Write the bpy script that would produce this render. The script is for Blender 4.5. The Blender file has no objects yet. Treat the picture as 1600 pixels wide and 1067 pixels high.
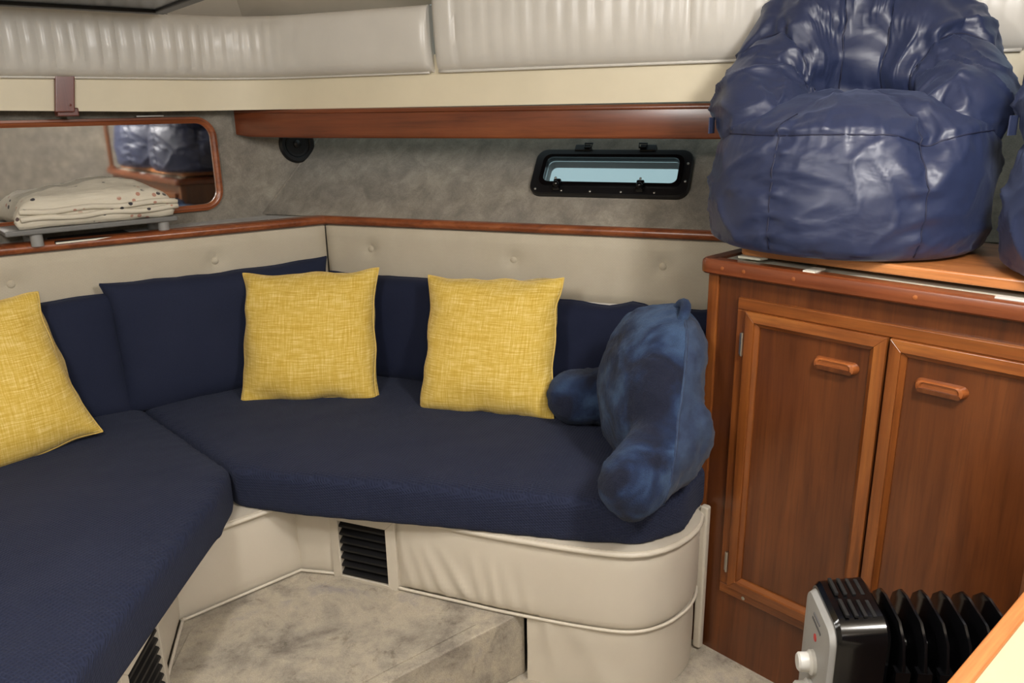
import bpy, bmesh, math, random
from mathutils import Vector, Matrix, noise
random.seed(7)
SC = bpy.context.scene
COL = SC.collection
V = Vector
PI = math.pi

# ------------------------------------------------------------------ camera, world, lamps' exposure
cam_d = bpy.data.cameras.new('camera'); cam = bpy.data.objects.new('camera', cam_d); COL.objects.link(cam)
cam_d.sensor_width = 36.0; cam_d.lens = 36.0 * 1232 / 1600; cam_d.clip_start = 0.02
cam.matrix_world = Matrix.Translation((0, 0, 1.4)) @ Matrix.Rotation(math.radians(73.5), 4, 'X') @ Matrix.Rotation(math.radians(-1.0), 4, 'Z')
SC.camera = cam
w = bpy.data.worlds.new('world'); SC.world = w; w.use_nodes = True
w.node_tree.nodes['Background'].inputs[0].default_value = (0.44, 0.57, 0.60, 1)
w.node_tree.nodes['Background'].inputs[1].default_value = 0.5
SC.view_settings.view_transform = 'Standard'; SC.view_settings.look = 'None'
SC.view_settings.gamma = 1.0; SC.view_settings.use_curve_mapping = False
SC.view_settings.exposure = 1.02
LAMPS = [((0.66, 0.66), 21.0, 'over the heater'), ((-0.7, 0.55), 15.0, 'over the slanted seat cushion, added fill light'), ((0.3, -0.8), 13.0, 'near the rear bulkhead, added fill light')]     # ceiling lamps (x, y), watts: first read from shadows, the others added fill
LAMP_COL = (1.0, 0.97, 0.935)

# ------------------------------------------------------------------ helpers
def col4(c): return (c[0], c[1], c[2], 1)
def srgb(r, g, b):
    f = lambda c: (c / 255 / 12.92) if c / 255 <= 0.04045 else ((c / 255 + 0.055) / 1.055) ** 2.4
    return (f(r), f(g), f(b))

def frame_of(loc, rz): return Matrix.Translation(loc) @ Matrix.Rotation(rz, 4, 'Z')

def thing(name, label, cat, loc=(0, 0, 0), rz=0.0, group=None, kind=None):
    o = bpy.data.objects.new(name, None); COL.objects.link(o)
    o.location = loc; o.rotation_euler = (0, 0, rz); o.empty_display_size = 0.05
    tag(o, label, cat, group, kind)
    return o

def tag(o, label=None, cat=None, group=None, kind=None):
    if label: o['label'] = label
    if cat: o['category'] = cat
    if group: o['group'] = group
    if kind: o['kind'] = kind
    return o

def wm(o):
    m = frame_of(o.location, o.rotation_euler[2])
    return (wm(o.parent) @ m) if o.parent else m

def obj(name, bm, mat, parent=None, world=False, smooth=False, loc=None, rz=0.0, bevel=None, sharp=35):
    """link a bmesh as ONE mesh object; world=True: vertices are in world space"""
    me = bpy.data.meshes.new(name)
    o = bpy.data.objects.new(name, me); COL.objects.link(o)
    if loc is not None: o.location = loc; o.rotation_euler = (0, 0, rz)
    if parent: o.parent = parent
    if world: bm.transform(wm(o).inverted())
    bmesh.ops.recalc_face_normals(bm, faces=bm.faces[:])
    bm.to_mesh(me); bm.free()
    if mat: me.materials.append(M[mat])
    if smooth:
        for p in me.polygons: p.use_smooth = True
        if smooth == 'auto':
            try: me.set_sharp_from_angle(angle=math.radians(sharp))
            except Exception: pass
    if bevel:
        b = o.modifiers.new('bevel', 'BEVEL'); b.width = bevel; b.segments = 3; b.limit_method = 'ANGLE'; b.angle_limit = math.radians(40)
    return o

def struct(name, bm, mat, label, cat, **k):
    o = obj(name, bm, mat, **k); tag(o, label, cat, None, 'structure'); return o

def box(bm, x0, x1, y0, y1, z0, z1, mat=None):
    vs = [bm.verts.new((x, y, z)) for z in (z0, z1) for y in (y0, y1) for x in (x0, x1)]
    fs = [(0, 1, 3, 2), (4, 6, 7, 5), (0, 4, 5, 1), (2, 3, 7, 6), (0, 2, 6, 4), (1, 5, 7, 3)]
    for f in fs: bm.faces.new([vs[i] for i in f])
    return vs

def NB(): return bmesh.new()

def bxm(x0, x1, y0, y1, z0, z1):
    b = NB(); box(b, x0, x1, y0, y1, z0, z1); return b

def prism(bm, pts, z0, z1):
    """vertical prism from plan polygon"""
    a = [bm.verts.new((p[0], p[1], z0)) for p in pts]; b = [bm.verts.new((p[0], p[1], z1)) for p in pts]
    n = len(pts)
    bm.faces.new(a[::-1]); bm.faces.new(b)
    for i in range(n): bm.faces.new((a[i], a[(i + 1) % n], b[(i + 1) % n], b[i]))

def extrude_prof(bm, prof, frames, closed_path=False):
    """sweep closed profile [(a,b)] along frames [(origin, A, B)]"""
    rings = []
    for o, A, B in frames: rings.append([bm.verts.new(V(o) + A * a + B * b) for a, b in prof])
    n = len(prof); m = len(rings)
    for i in range(m if closed_path else m - 1):
        r, s = rings[i], rings[(i + 1) % m]
        for j in range(n): bm.faces.new((r[j], r[(j + 1) % n], s[(j + 1) % n], s[j]))
    if not closed_path:
        bm.faces.new(rings[0][::-1]); bm.faces.new(rings[-1])

def tube(bm, pts, r, n=8, closed=False, upv=V((0, 0, 1))):
    pts = [V(p) for p in pts]; fr = []
    m = len(pts)
    for i, p in enumerate(pts):
        if closed: t = pts[(i + 1) % m] - pts[i - 1]
        else: t = pts[min(i + 1, m - 1)] - pts[max(i - 1, 0)]
        t.normalize()
        u = upv if abs(t.dot(upv)) < 0.95 else V((1, 0, 0))
        A = t.cross(u).normalized(); B = A.cross(t).normalized()
        fr.append((p, A, B))
    prof = [(math.cos(2 * PI * k / n) * r, math.sin(2 * PI * k / n) * r) for k in range(n)]
    extrude_prof(bm, prof, fr, closed)

def lathe(bm, prof, n=24, origin=(0, 0, 0), axis='Z'):
    rings = []
    for r, z in prof:
        rg = []
        for k in range(n):
            a = 2 * PI * k / n
            p = (r * math.cos(a), r * math.sin(a), z)
            if axis == 'X': p = (p[2], p[0], p[1])
            if axis == 'Y': p = (p[0], p[2], p[1])
            rg.append(bm.verts.new(V(origin) + V(p)))
        rings.append(rg)
    for i in range(len(rings) - 1):
        for k in range(n): bm.faces.new((rings[i][k], rings[i][(k + 1) % n], rings[i + 1][(k + 1) % n], rings[i + 1][k]))
    bm.faces.new(rings[0]); bm.faces.new(rings[-1])

def round_poly(pts, radii, seg=6):
    """round the corners of a plan polygon"""
    out = []; n = len(pts)
    for i in range(n):
        p = V(pts[i][:2]); a = V(pts[i - 1][:2]); b = V(pts[(i + 1) % n][:2])
        r = radii[i] if hasattr(radii, '__len__') else radii
        if r <= 1e-5: out.append(p); continue
        d1 = (a - p); d2 = (b - p); l1 = d1.length; l2 = d2.length; d1.normalize(); d2.normalize()
        ang = d1.angle(d2); k = min(r / math.tan(ang / 2), l1 * 0.49, l2 * 0.49)
        s = p + d1 * k; e = p + d2 * k
        for q in range(seg + 1):
            t = q / seg
            out.append(s * (1 - t) ** 2 + p * 2 * t * (1 - t) + e * t * t)
    return out

def resample(pts, step, closed=True):
    pts = [V(p) for p in pts]; src = pts + ([pts[0]] if closed else [])
    out = []
    for i in range(len(src) - 1):
        a, b = src[i], src[i + 1]; k = max(1, int(round((b - a).length / step)))
        for j in range(k): out.append(a.lerp(b, j / k))
    if not closed: out.append(src[-1])
    return out

def fbm(p, s=1.0, o=3):
    v = 0; a = 1
    for i in range(o):
        v += a * noise.noise(V(p) * s); s *= 2.03; a *= 0.5
    return v

def remesh(bm, voxel, it, lam=0.5):
    me = bpy.data.meshes.new('tmp'); bm.to_mesh(me); bm.free()
    o = bpy.data.objects.new('tmp', me); COL.objects.link(o)
    r = o.modifiers.new('r', 'REMESH'); r.mode = 'VOXEL'; r.voxel_size = voxel
    s = o.modifiers.new('s', 'SMOOTH'); s.factor = lam; s.iterations = it
    me2 = bpy.data.meshes.new_from_object(o.evaluated_get(bpy.context.evaluated_depsgraph_get()))
    bpy.data.objects.remove(o); bpy.data.meshes.remove(me)
    out = NB(); out.from_mesh(me2); bpy.data.meshes.remove(me2); return out

def cushion_mesh(outline, z0, z1, crown, seed=0.0, wr=0.0025):
    """upholstered seat cushion from a plan outline with rounded edges"""
    bm = NB(); prism(bm, outline, z0 - 0.004, z1 + 0.006); bmesh.ops.recalc_face_normals(bm, faces=bm.faces[:])
    bm = remesh(bm, 0.0125, 10)
    pts = resample(outline, 0.05); zm = (z0 + z1) / 2
    for v in bm.verts:
        if v.co.z > zm:
            d = min((V((v.co.x, v.co.y)) - p).length for p in pts)
            v.co.z += crown * (1 - math.exp(-d / 0.09)) + wr * fbm((v.co.x, v.co.y, seed), 7)
        elif v.co.z < z0: v.co.z = z0
    return bm

def pillow_mesh(wd, ht, th, n=26, pinch=0.05, p=2.6, seed=0.0, wr=0.006, sag=0.0, corner=0.0, edge=0.5):
    """stuffed pillow, face in local XZ, thickness along Y, base at z=0; returns bmesh and boundary loop"""
    bm = NB(); g = {}
    lin = [math.sin(PI / 2 * (2 * i / n - 1)) for i in range(n + 1)]
    bound = []
    for side in (-1, 1):
        for i, u in enumerate(lin):
            for j, v in enumerate(lin):
                bd = i in (0, n) or j in (0, n)
                if bd and side == 1: g[(side, i, j)] = g[(-1, i, j)]; continue
                x = wd / 2 * u * (1 - pinch * (1 - v * v) * u * u)
                z = ht / 2 * v * (1 - pinch * (1 - u * u) * v * v)
                f = max(0, (1 - abs(u) ** p) * (1 - abs(v) ** p)) ** edge
                f *= (1 - sag * v)
                y = side * th / 2 * f
                q = V((x * 4 + seed * 7.1, z * 4 + side * 3.3, seed))
                near = max(abs(u), abs(v)) ** 3
                y += wr * fbm(q, 1.6) * (0.35 + near) * (0 if bd else 1) * min(1, f * 3)
                x += wr * 0.9 * noise.noise(q * 3 + V((5, 1, 2))) * near
                z += wr * 0.9 * noise.noise(q * 3 + V((1, 8, 2))) * near
                if corner:
                    cu = (abs(u * v)) ** 4
                    x += math.copysign(corner * cu, u); z += math.copysign(corner * cu, v) * 0.6
                g[(side, i, j)] = bm.verts.new((x, y, z + ht / 2))
        for i in range(n):
            for j in range(n): bm.faces.new((g[(side, i, j)], g[(side, i + 1, j)], g[(side, i + 1, j + 1)], g[(side, i, j + 1)]))
    loop = [(i, 0) for i in range(n)] + [(n, j) for j in range(n)] + [(n - i, n) for i in range(n)] + [(0, n - j) for j in range(n)]
    bound = [g[(-1, i, j)].co.copy() for i, j in loop]
    return bm, bound

def tilt(bm, lean, pts=()):
    """lean back about local X (top moves to +Y)"""
    R = Matrix.Rotation(-lean, 4, 'X'); bm.transform(R)
    return [R @ p for p in pts]

def blob_mesh(shapes, voxel, smooth_it=6, lam=0.5):
    """union of ellipsoids (centre, radii, euler) -> one continuous remeshed surface"""
    bm = NB()
    for c, r, e in shapes:
        from mathutils import Euler
        m = Matrix.Translation(c) @ Euler(e).to_matrix().to_4x4() @ Matrix.Diagonal((*r, 1))
        bmesh.ops.create_icosphere(bm, subdivisions=4, radius=1.0, matrix=m)
    return remesh(bm, voxel, smooth_it, lam)

# ------------------------------------------------------------------ materials (procedural)
M = {}
class NT:
    def __init__(s, name):
        s.m = bpy.data.materials.new(name); s.m.use_nodes = True; s.t = s.m.node_tree; s.n = s.t.nodes
        s.b = s.n['Principled BSDF']; M[name] = s.m
    def add(s, ty, **k):
        nd = s.n.new(ty)
        for a, v in k.items(): setattr(nd, a, v)
        return nd
    def link(s, a, b): s.t.links.new(a, b)
    def set(s, **k):
        for a, v in k.items(): s.b.inputs[a.replace('_', ' ')].default_value = v
    def coords(s, scale=(1, 1, 1), rot=(0, 0, 0), kind='Object'):
        tc = s.add('ShaderNodeTexCoord'); mp = s.add('ShaderNodeMapping')
        mp.inputs['Scale'].default_value = scale; mp.inputs['Rotation'].default_value = rot
        s.link(tc.outputs[kind], mp.inputs['Vector']); return mp.outputs['Vector']
    def noise(s, vec, scale, detail=4, rough=0.55, dist=0.0):
        n = s.add('ShaderNodeTexNoise'); n.inputs['Scale'].default_value = scale; n.inputs['Detail'].default_value = detail
        n.inputs['Roughness'].default_value = rough; n.inputs['Distortion'].default_value = dist
        s.link(vec, n.inputs['Vector']); return n.outputs['Fac']
    def ramp(s, fac, stops):
        r = s.add('ShaderNodeValToRGB'); e = r.color_ramp.elements
        while len(e) < len(stops): e.new(0.5)
        for el, (p, c) in zip(e, stops): el.position = p; el.color = col4(c)
        s.link(fac, r.inputs['Fac']); return r.outputs['Color']
    def mix(s, a, b, fac, mode='MIX'):
        m = s.add('ShaderNodeMix', data_type='RGBA', blend_type=mode)
        for sock, v in ((m.inputs[6], a), (m.inputs[7], b)):
            if isinstance(v, tuple): sock.default_value = col4(v)
            else: s.link(v, sock)
        if isinstance(fac, (int, float)): m.inputs[0].default_value = fac
        else: s.link(fac, m.inputs[0])
        return m.outputs[2]
    def math(s, op, a, b=None):
        m = s.add('ShaderNodeMath', operation=op)
        for i, v in enumerate((a, b)):
            if v is None: continue
            if isinstance(v, (int, float)): m.inputs[i].default_value = v
            else: s.link(v, m.inputs[i])
        return m.outputs[0]
    def color(s, c):
        if isinstance(c, tuple): s.b.inputs['Base Color'].default_value = col4(c)
        else: s.link(c, s.b.inputs['Base Color'])
    def bump(s, h, strength=0.3, dist=0.002):
        b = s.add('ShaderNodeBump'); b.inputs['Strength'].default_value = strength; b.inputs['Distance'].default_value = dist
        s.link(h, b.inputs['Height']); s.link(b.outputs['Normal'], s.b.inputs['Normal'])

def plain(name, c, rough=0.5, metal=0.0, **k):
    t = NT(name); t.color(c); t.set(Roughness=rough, Metallic=metal, **k); return t

def wood(name, dark, mid, light, axis, rough=0.28, scale=1.0):
    t = NT(name)
    sc = [22 * scale] * 3; sc[axis] = 1.6 * scale
    v = t.coords(tuple(sc))
    n1 = t.noise(v, 1.0, 6, 0.6, 0.6)
    sc2 = [120 * scale] * 3; sc2[axis] = 5 * scale
    n2 = t.noise(t.coords(tuple(sc2)), 1.0, 3, 0.6)
    n3 = t.noise(t.coords((1, 1, 1)), 3.5, 2)
    c = t.ramp(n1, [(0.28, dark), (0.5, mid), (0.72, light)])
    pores = t.ramp(n2, [(0.34, (0.5, 0.45, 0.42)), (0.52, (1, 1, 1))])
    c = t.mix(c, pores, 0.45, 'MULTIPLY')
    tone = t.ramp(n3, [(0.3, (0.72, 0.7, 0.68)), (0.7, (1.1, 1.05, 1.0))])
    c = t.mix(c, tone, 0.6, 'MULTIPLY')
    t.color(c); t.set(Roughness=rough); t.b.inputs['Coat Weight'].default_value = 0.25; t.b.inputs['Coat Roughness'].default_value = 0.2
    t.bump(n2, 0.08, 0.001)
    return t

WD, WM_, WL = srgb(88, 46, 19), srgb(128, 72, 31), srgb(156, 96, 44)
for ax, nm in ((0, 'wood_x'), (2, 'wood_z'), (1, 'wood_y')): wood(nm, WD, WM_, WL, ax)
wood('wood_trim', srgb(104, 52, 28), srgb(142, 78, 44), srgb(168, 100, 60), 0, 0.33)
wood('wood_panel', srgb(74, 38, 17), srgb(95, 51, 23), srgb(110, 62, 29), 2, 0.3)
wood('wood_rail', srgb(92, 44, 24), srgb(116, 60, 33), srgb(132, 74, 42), 0, 0.3)
wood('wood_light', srgb(150, 88, 45), srgb(184, 116, 64), srgb(205, 140, 84), 0, 0.4)
wood('wood_handle', srgb(122, 66, 33), srgb(150, 86, 44), srgb(172, 106, 58), 0, 0.3)
wood('wood_red', srgb(88, 38, 28), srgb(105, 48, 36), srgb(118, 58, 42), 2, 0.4)

def navy(name, base, waf, rough=0.85, scale=0.0078):
    t = NT(name)
    n = t.noise(t.coords((1, 1, 1)), 420, 2)
    n2 = t.noise(t.coords((1, 1, 1)), 5, 3)
    c = t.mix(tuple(x * 0.75 for x in base), tuple(min(1, x * 1.3) for x in base), n)
    c = t.mix(c, t.ramp(n2, [(0.3, (0.86, 0.88, 0.92)), (0.7, (1.08, 1.06, 1.04))]), 1.0, 'MULTIPLY')
    t.set(Roughness=rough); t.b.inputs['Sheen Weight'].default_value = 0.06; t.b.inputs['Sheen Roughness'].default_value = 0.5
    t.b.inputs['Sheen Tint'].default_value = (0.6, 0.68, 0.9, 1); t.b.inputs['Specular IOR Level'].default_value = 0.2
    if waf:
        sp = t.add('ShaderNodeSeparateXYZ'); t.link(t.coords((1, 1, 1), (0, 0, math.radians(21.8))), sp.inputs[0])
        k = 2 * PI / scale
        yz = t.math('SUBTRACT', sp.outputs[1], sp.outputs[2])
        a = t.math('SINE', t.math('MULTIPLY', t.math('ADD', sp.outputs[0], sp.outputs[2]), k)); b = t.math('SINE', t.math('MULTIPLY', yz, k))
        h = t.math('MAXIMUM', a, b)
        t.bump(h, 0.55, 0.0016)
        c = t.mix(c, t.ramp(h, [(0.0, (0.62, 0.64, 0.7)), (0.75, (1.08, 1.08, 1.08))]), 0.6, 'MULTIPLY')
    else: t.bump(n, 0.25, 0.001)
    t.color(c); return t
navy('navy_waffle', srgb(35, 41, 63), True)
navy('navy_cotton', srgb(33, 39, 60), False)
navy('navy_back', srgb(27, 33, 55), False)

def linen(name, lo, mid, hi):
    t = NT(name)
    a = t.noise(t.coords((18, 18, 380)), 1.0, 3, 0.7); b = t.noise(t.coords((380, 18, 18)), 1.0, 3, 0.7)
    f = t.math('ADD', t.math('MULTIPLY', a, 0.55), t.math('MULTIPLY', b, 0.45))
    c = t.ramp(f, [(0.38, lo), (0.5, mid), (0.64, hi)]); t.color(c)
    t.set(Roughness=0.9); t.b.inputs['Sheen Weight'].default_value = 0.2; t.b.inputs['Specular IOR Level'].default_value = 0.2
    t.bump(f, 0.35, 0.0015)
linen('yellow_linen', srgb(200, 164, 66), srgb(216, 184, 86), srgb(238, 216, 144))
plain('yellow_seam', srgb(226, 194, 104), 0.85)

def vinyl(name, base, rough=0.42, bump=0.15, sc=260):
    t = NT(name); v = t.coords((1, 1, 1))
    n = t.noise(v, sc, 3); n2 = t.noise(v, 6, 3)
    t.color(t.mix(tuple(x * 0.9 for x in base), tuple(min(1, x * 1.06) for x in base), n2))
    t.set(Roughness=rough); t.bump(n, bump, 0.0008); return t
vinyl('vinyl_pad', srgb(206, 202, 194), 0.3)
vinyl('vinyl_base', srgb(202, 194, 179), 0.42)
vinyl('laminate_cream', srgb(220, 210, 184), 0.5, 0.03)
vinyl('side_laminate', srgb(188, 172, 136), 0.5, 0.03)
vinyl('headliner', srgb(212, 200, 182), 0.8, 0.3, 180)
vinyl('wall_cream', srgb(206, 198, 180), 0.7, 0.1, 120)

t = NT('tufted')          # woven cream panel with small dash pattern
v = t.coords((1, 1, 1)); br = t.add('ShaderNodeTexBrick'); br.inputs['Scale'].default_value = 1.0
mp = t.coords((60, 60, 60), (PI / 2, 0, 0)); t.link(mp, br.inputs['Vector'])
br.inputs['Color1'].default_value = (0.9, 0.9, 0.9, 1); br.inputs['Color2'].default_value = (1, 1, 1, 1); br.inputs['Mortar'].default_value = (0.78, 0.78, 0.78, 1)
br.inputs['Mortar Size'].default_value = 0.06
base = t.mix(srgb(186, 176, 156), srgb(202, 194, 176), t.noise(v, 9, 3))
t.color(t.mix(base, br.outputs['Color'], 0.35, 'MULTIPLY')); t.set(Roughness=0.8); t.bump(t.noise(v, 300, 2), 0.25, 0.001)

t = NT('grey_suede')      # mottled grey-beige wall lining
v = t.coords((1, 1, 1))
a = t.noise(v, 15, 7, 0.7, 0.4); b = t.noise(v, 240, 2); c3 = t.noise(t.coords((1, 1, 1.6)), 3.2, 4, 0.6)
c = t.ramp(a, [(0.34, srgb(124, 119, 110)), (0.52, srgb(142, 136, 126)), (0.68, srgb(160, 154, 142))])
c = t.mix(c, t.ramp(c3, [(0.35, (0.86, 0.86, 0.87)), (0.65, (1.06, 1.05, 1.02))]), 1.0, 'MULTIPLY')
c = t.mix(c, t.ramp(b, [(0.3, (0.85, 0.85, 0.85)), (0.7, (1.1, 1.1, 1.1))]), 0.8, 'MULTIPLY')
t.color(c); t.set(Roughness=0.95); t.b.inputs['Sheen Weight'].default_value = 0.2; t.bump(b, 0.4, 0.002)

t = NT('platform_carpet') # worn, stained short carpet
v = t.coords((1, 1, 1))
a = t.noise(v, 5.5, 8, 0.72, 0.3); b = t.noise(v, 330, 2); c3 = t.noise(v, 24, 7, 0.75, 0.5)
c = t.ramp(a, [(0.34, srgb(128, 120, 110)), (0.46, srgb(162, 154, 140)), (0.56, srgb(182, 172, 154)), (0.68, srgb(160, 154, 148))])
c = t.mix(c, t.ramp(c3, [(0.32, (0.62, 0.6, 0.58)), (0.43, (0.95, 0.95, 0.95)), (0.60, (1.0, 1.0, 1.0)), (0.70, (1.2, 1.2, 1.18))]), 0.95, 'MULTIPLY')
c = t.mix(c, t.ramp(b, [(0.25, (0.74, 0.74, 0.74)), (0.7, (1.1, 1.1, 1.1))]), 0.7, 'MULTIPLY')
t.color(c); t.set(Roughness=0.97); t.bump(b, 0.6, 0.003)

t = NT('plush')           # navy faux-fur
v = t.coords((1, 1, 1)); a = t.noise(v, 9, 3, 0.5, 0.5); b = t.noise(v, 500, 2); c3 = t.noise(v, 40, 4, 0.7, 0.5)
c = t.ramp(a, [(0.40, srgb(6, 16, 42)), (0.5, srgb(20, 40, 74)), (0.62, srgb(54, 78, 112))])
c = t.mix(c, t.ramp(b, [(0.3, (0.7, 0.7, 0.72)), (0.7, (1.2, 1.2, 1.2))]), 0.8, 'MULTIPLY')
t.color(c); t.set(Roughness=0.9); t.b.inputs['Sheen Weight'].default_value = 0.12; t.b.inputs['Sheen Roughness'].default_value = 0.35
t.b.inputs['Sheen Tint'].default_value = (0.45, 0.6, 0.9, 1); t.bump(t.math('ADD', b, t.math('MULTIPLY', c3, 2.0)), 0.7, 0.004)
t = NT('plush_side'); v = t.coords((1, 1, 1)); a = t.noise(v, 22, 4, 0.6); b = t.noise(v, 500, 2)
t.color(t.ramp(a, [(0.35, srgb(32, 46, 74)), (0.65, srgb(50, 68, 96))])); t.set(Roughness=0.9); t.b.inputs['Sheen Weight'].default_value = 0.06; t.bump(b, 0.4, 0.002)

t = NT('nylon')           # glossy navy nylon
v = t.coords((1, 1, 1.5)); n = t.noise(v, 9, 3, 0.5, 0.6)
rg = t.add('ShaderNodeTexNoise', noise_type='RIDGED_MULTIFRACTAL'); rg.inputs['Scale'].default_value = 8.0; rg.inputs['Detail'].default_value = 4; rg.inputs['Distortion'].default_value = 0.5; t.link(v, rg.inputs['Vector'])
t.color(srgb(33, 42, 72)); t.set(Roughness=0.44); t.b.inputs['Specular IOR Level'].default_value = 0.6
t.b.inputs['Sheen Weight'].default_value = 0.12; t.b.inputs['Sheen Tint'].default_value = (0.5, 0.6, 0.95, 1)
t.bump(t.math('ADD', t.math('MULTIPLY', rg.outputs['Fac'], 0.6), n), 0.45, 0.010)
plain('nylon_seam', srgb(26, 30, 56), 0.6)

t = NT('quilt'); v = t.coords((1, 1, 1)); n = t.noise(t.coords((10, 60, 60)), 1.5, 4)
vo = t.add('ShaderNodeTexVoronoi'); vo.inputs['Scale'].default_value = 34; t.link(v, vo.inputs['Vector'])
msk = t.ramp(t.noise(v, 9, 1), [(0.5, (0, 0, 0)), (0.56, (1, 1, 1))])
dot = t.ramp(vo.outputs['Distance'], [(0.2, (1, 1, 1)), (0.24, (0, 0, 0))])
sel = t.mix((0, 0, 0), msk, dot, 'MIX')
hue = t.ramp(vo.outputs['Color'], [(0.45, srgb(64, 62, 66)), (0.55, srgb(186, 140, 122))])
t.color(t.mix(t.mix(srgb(206, 198, 180), srgb(226, 220, 204), n), hue, sel)); t.set(Roughness=0.9); t.bump(n, 0.4, 0.006)

plain('grey_plastic', srgb(112, 112, 110), 0.45)
plain('silver_plastic', srgb(150, 150, 148), 0.4)
plain('black_plastic', srgb(16, 16, 18), 0.4)
plain('black_gloss', srgb(10, 10, 12), 0.16)
plain('dark_navy_gloss', srgb(28, 38, 46), 0.25)
plain('black_matte', srgb(14, 14, 15), 0.75)
plain('steel', srgb(196, 194, 188), 0.3, 1.0)
plain('white_plastic', srgb(206, 206, 202), 0.4)
plain('white_laminate', srgb(212, 212, 196), 0.4)
plain('red_print', srgb(190, 40, 40), 0.5)
plain('grey_print', srgb(90, 90, 94), 0.5)
plain('paint_white', srgb(226, 222, 208), 0.7)
plain('painted_shade', srgb(24, 20, 18), 0.9)
plain('mirror', (0.86, 0.87, 0.88), 0.035, 1.0)
t = NT('port_glass'); v = t.coords((1, 1, 1)); t.color(srgb(226, 240, 242)); t.set(Roughness=0.22); t.b.inputs['Transmission Weight'].default_value = 0.95; t.b.inputs['IOR'].default_value = 1.1
t.bump(t.noise(v, 60, 4), 0.15, 0.002)
t = NT('lamp_glow'); t.b.inputs['Emission Color'].default_value = col4(LAMP_COL); t.b.inputs['Emission Strength'].default_value = 12.0; t.color((0.9, 0.9, 0.88))

# ------------------------------------------------------------------ plan of the cabin (metres; camera stands at x=y=0)
Z = V((0, 0, 1))
K = V((-0.909, 2.928, 0)); L = V((0.766, 0.643, 0)).normalized(); LN = V((L.y, -L.x, 0))        # left wall: corner, direction, inward normal
TB = V((-0.659, 2.828, 0)); TD = V((0.829, 0.559, 0)).normalized(); TN = V((TD.y, -TD.x, 0))    # left ledge line ends at TB
BD = V((0.928, -0.371, 0)).normalized(); BN = V((BD.y, -BD.x, 0)); 
if BN.y > 0: BN = -BN                                                                              # hull side direction and inward normal
LEAN = 0.83
HU = (Z - BN * LEAN).normalized(); HN = BD.cross(HU).normalized()
if HN.dot(BN) < 0: HN = -HN
LZ = 1.04                                                                                          # ledge height
HO = TB + Z * LZ
def hull(s, t, o=0.0): return HO + BD * s + HU * t + HN * o
def lwp(s, z, o=0.0): return K + L * s + LN * o + Z * z
RP = V((-0.95, 2.85, 0)); RD = V((0.918, -0.3965, 0)).normalized(); RN = V((RD.y, -RD.x, 0))
def railp(s, z, o=0.0): return RP + RD * s + RN * o + Z * z
def tl(s, o=0.0, z=0.0): return TB + TD * s + TN * o + Z * z       # left ledge / left backrest line
def bl(s, o=0.0, z=0.0): return TB + BD * s + BN * o + Z * z       # hull ledge line

def quad(bm, a, b, c, d): return bm.faces.new([bm.verts.new(p) for p in (a, b, c, d)])

# ------------------------------------------------------------------ room shell
bm = NB(); prism(bm, [(-2.6, -1.7), (2.2, -1.7), (2.2, 2.4), (0.9, 2.5), (-0.9, 3.2), (-2.6, 2.4)], -0.06, 0.0)
struct('floor', bm, 'platform_carpet', 'mottled beige carpet floor of the cabin', 'floor')
bm = NB()   # hull side: vertical below the ledge, flared outwards above it, opening for the portlight
S0, S1, T1 = -0.6, 2.9, 0.95
p0, p1 = bl(S0, -0.01), bl(S1, -0.01)
quad(bm, p0, p1, p1 + Z * LZ, p0 + Z * LZ)
hs = [S0, 0.785, 1.235, S1]; ht = [0.0, 0.142, 0.25, T1]
for i in range(3):
    for j in range(3):
        if i == 1 and j == 1: continue
        quad(bm, hull(hs[i], ht[j]), hull(hs[i + 1], ht[j]), hull(hs[i + 1], ht[j + 1]), hull(hs[i], ht[j + 1]))
bmesh.ops.remove_doubles(bm, verts=bm.verts, dist=1e-5)
struct('wall_back', bm, 'grey_suede', 'grey suede lined hull side leaning outwards around the portlight', 'wall')
bm = NB(); a = lwp(-1.75, 0); b = lwp(0.75, 0); n0 = -LN * 0.03
vs = [a, b, b + n0, a + n0]; prism(bm, [(p.x, p.y) for p in vs], 0, 1.95)
struct('wall_left', bm, 'grey_suede', 'grey suede lined bulkhead carrying the long mirror', 'wall')
lx = lwp(-1.75, 0)
bm = bxm(-2.46, -2.42, -1.6, lx.y, 0, 1.98); struct('wall_port', bm, 'wall_cream', 'plain cream cabin side behind the settee end', 'wall')
bm = bxm(-2.46, 2.06, -1.64, -1.6, 0, 1.98); struct('wall_rear', bm, 'wall_cream', 'plain cream bulkhead behind the viewer', 'wall')
bm = bxm(2.02, 2.06, -1.6, 2.2, 0, 1.98); struct('wall_right', bm, 'grey_suede', 'plain grey lined cabin side behind the cabinets', 'wall')
bm = NB()   # ceiling: flat over the cabin, sloping down to the padded side
edge = [((-2.6, 2.2), 1.712), (lwp(-0.55, 0, 0.0), 1.712), (lwp(0.0, 0, 0.0), 1.712), (railp(0.86, 0, -0.1), 1.712), (railp(0.87, 0, -0.1), 1.93), (railp(1.4, 0, -0.1), 1.93), (railp(3.2, 0, -0.1), 1.93)]
ed = [bm.verts.new((p[0], p[1], z)) for p, z in edge]
nin = [LN, LN, (LN + RN).normalized(), RN, RN, RN, RN]
ins = [bm.verts.new((p[0] + q.x * 0.42, p[1] + q.y * 0.42, 1.95)) for (p, z), q in zip(edge, nin)]
bot = [bm.verts.new((p[0] * 1.0, -1.7, 1.96)) for p, z in edge]
for i in range(len(edge) - 1):
    bm.faces.new((ed[i], ed[i + 1], ins[i + 1], ins[i])); bm.faces.new((ins[i], ins[i + 1], bot[i + 1], bot[i]))
struct('ceiling', bm, 'headliner', 'beige fabric headliner sloping down to the padded side', 'ceiling')
CU = (HU - LN * (HU.dot(LN))); 
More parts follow.
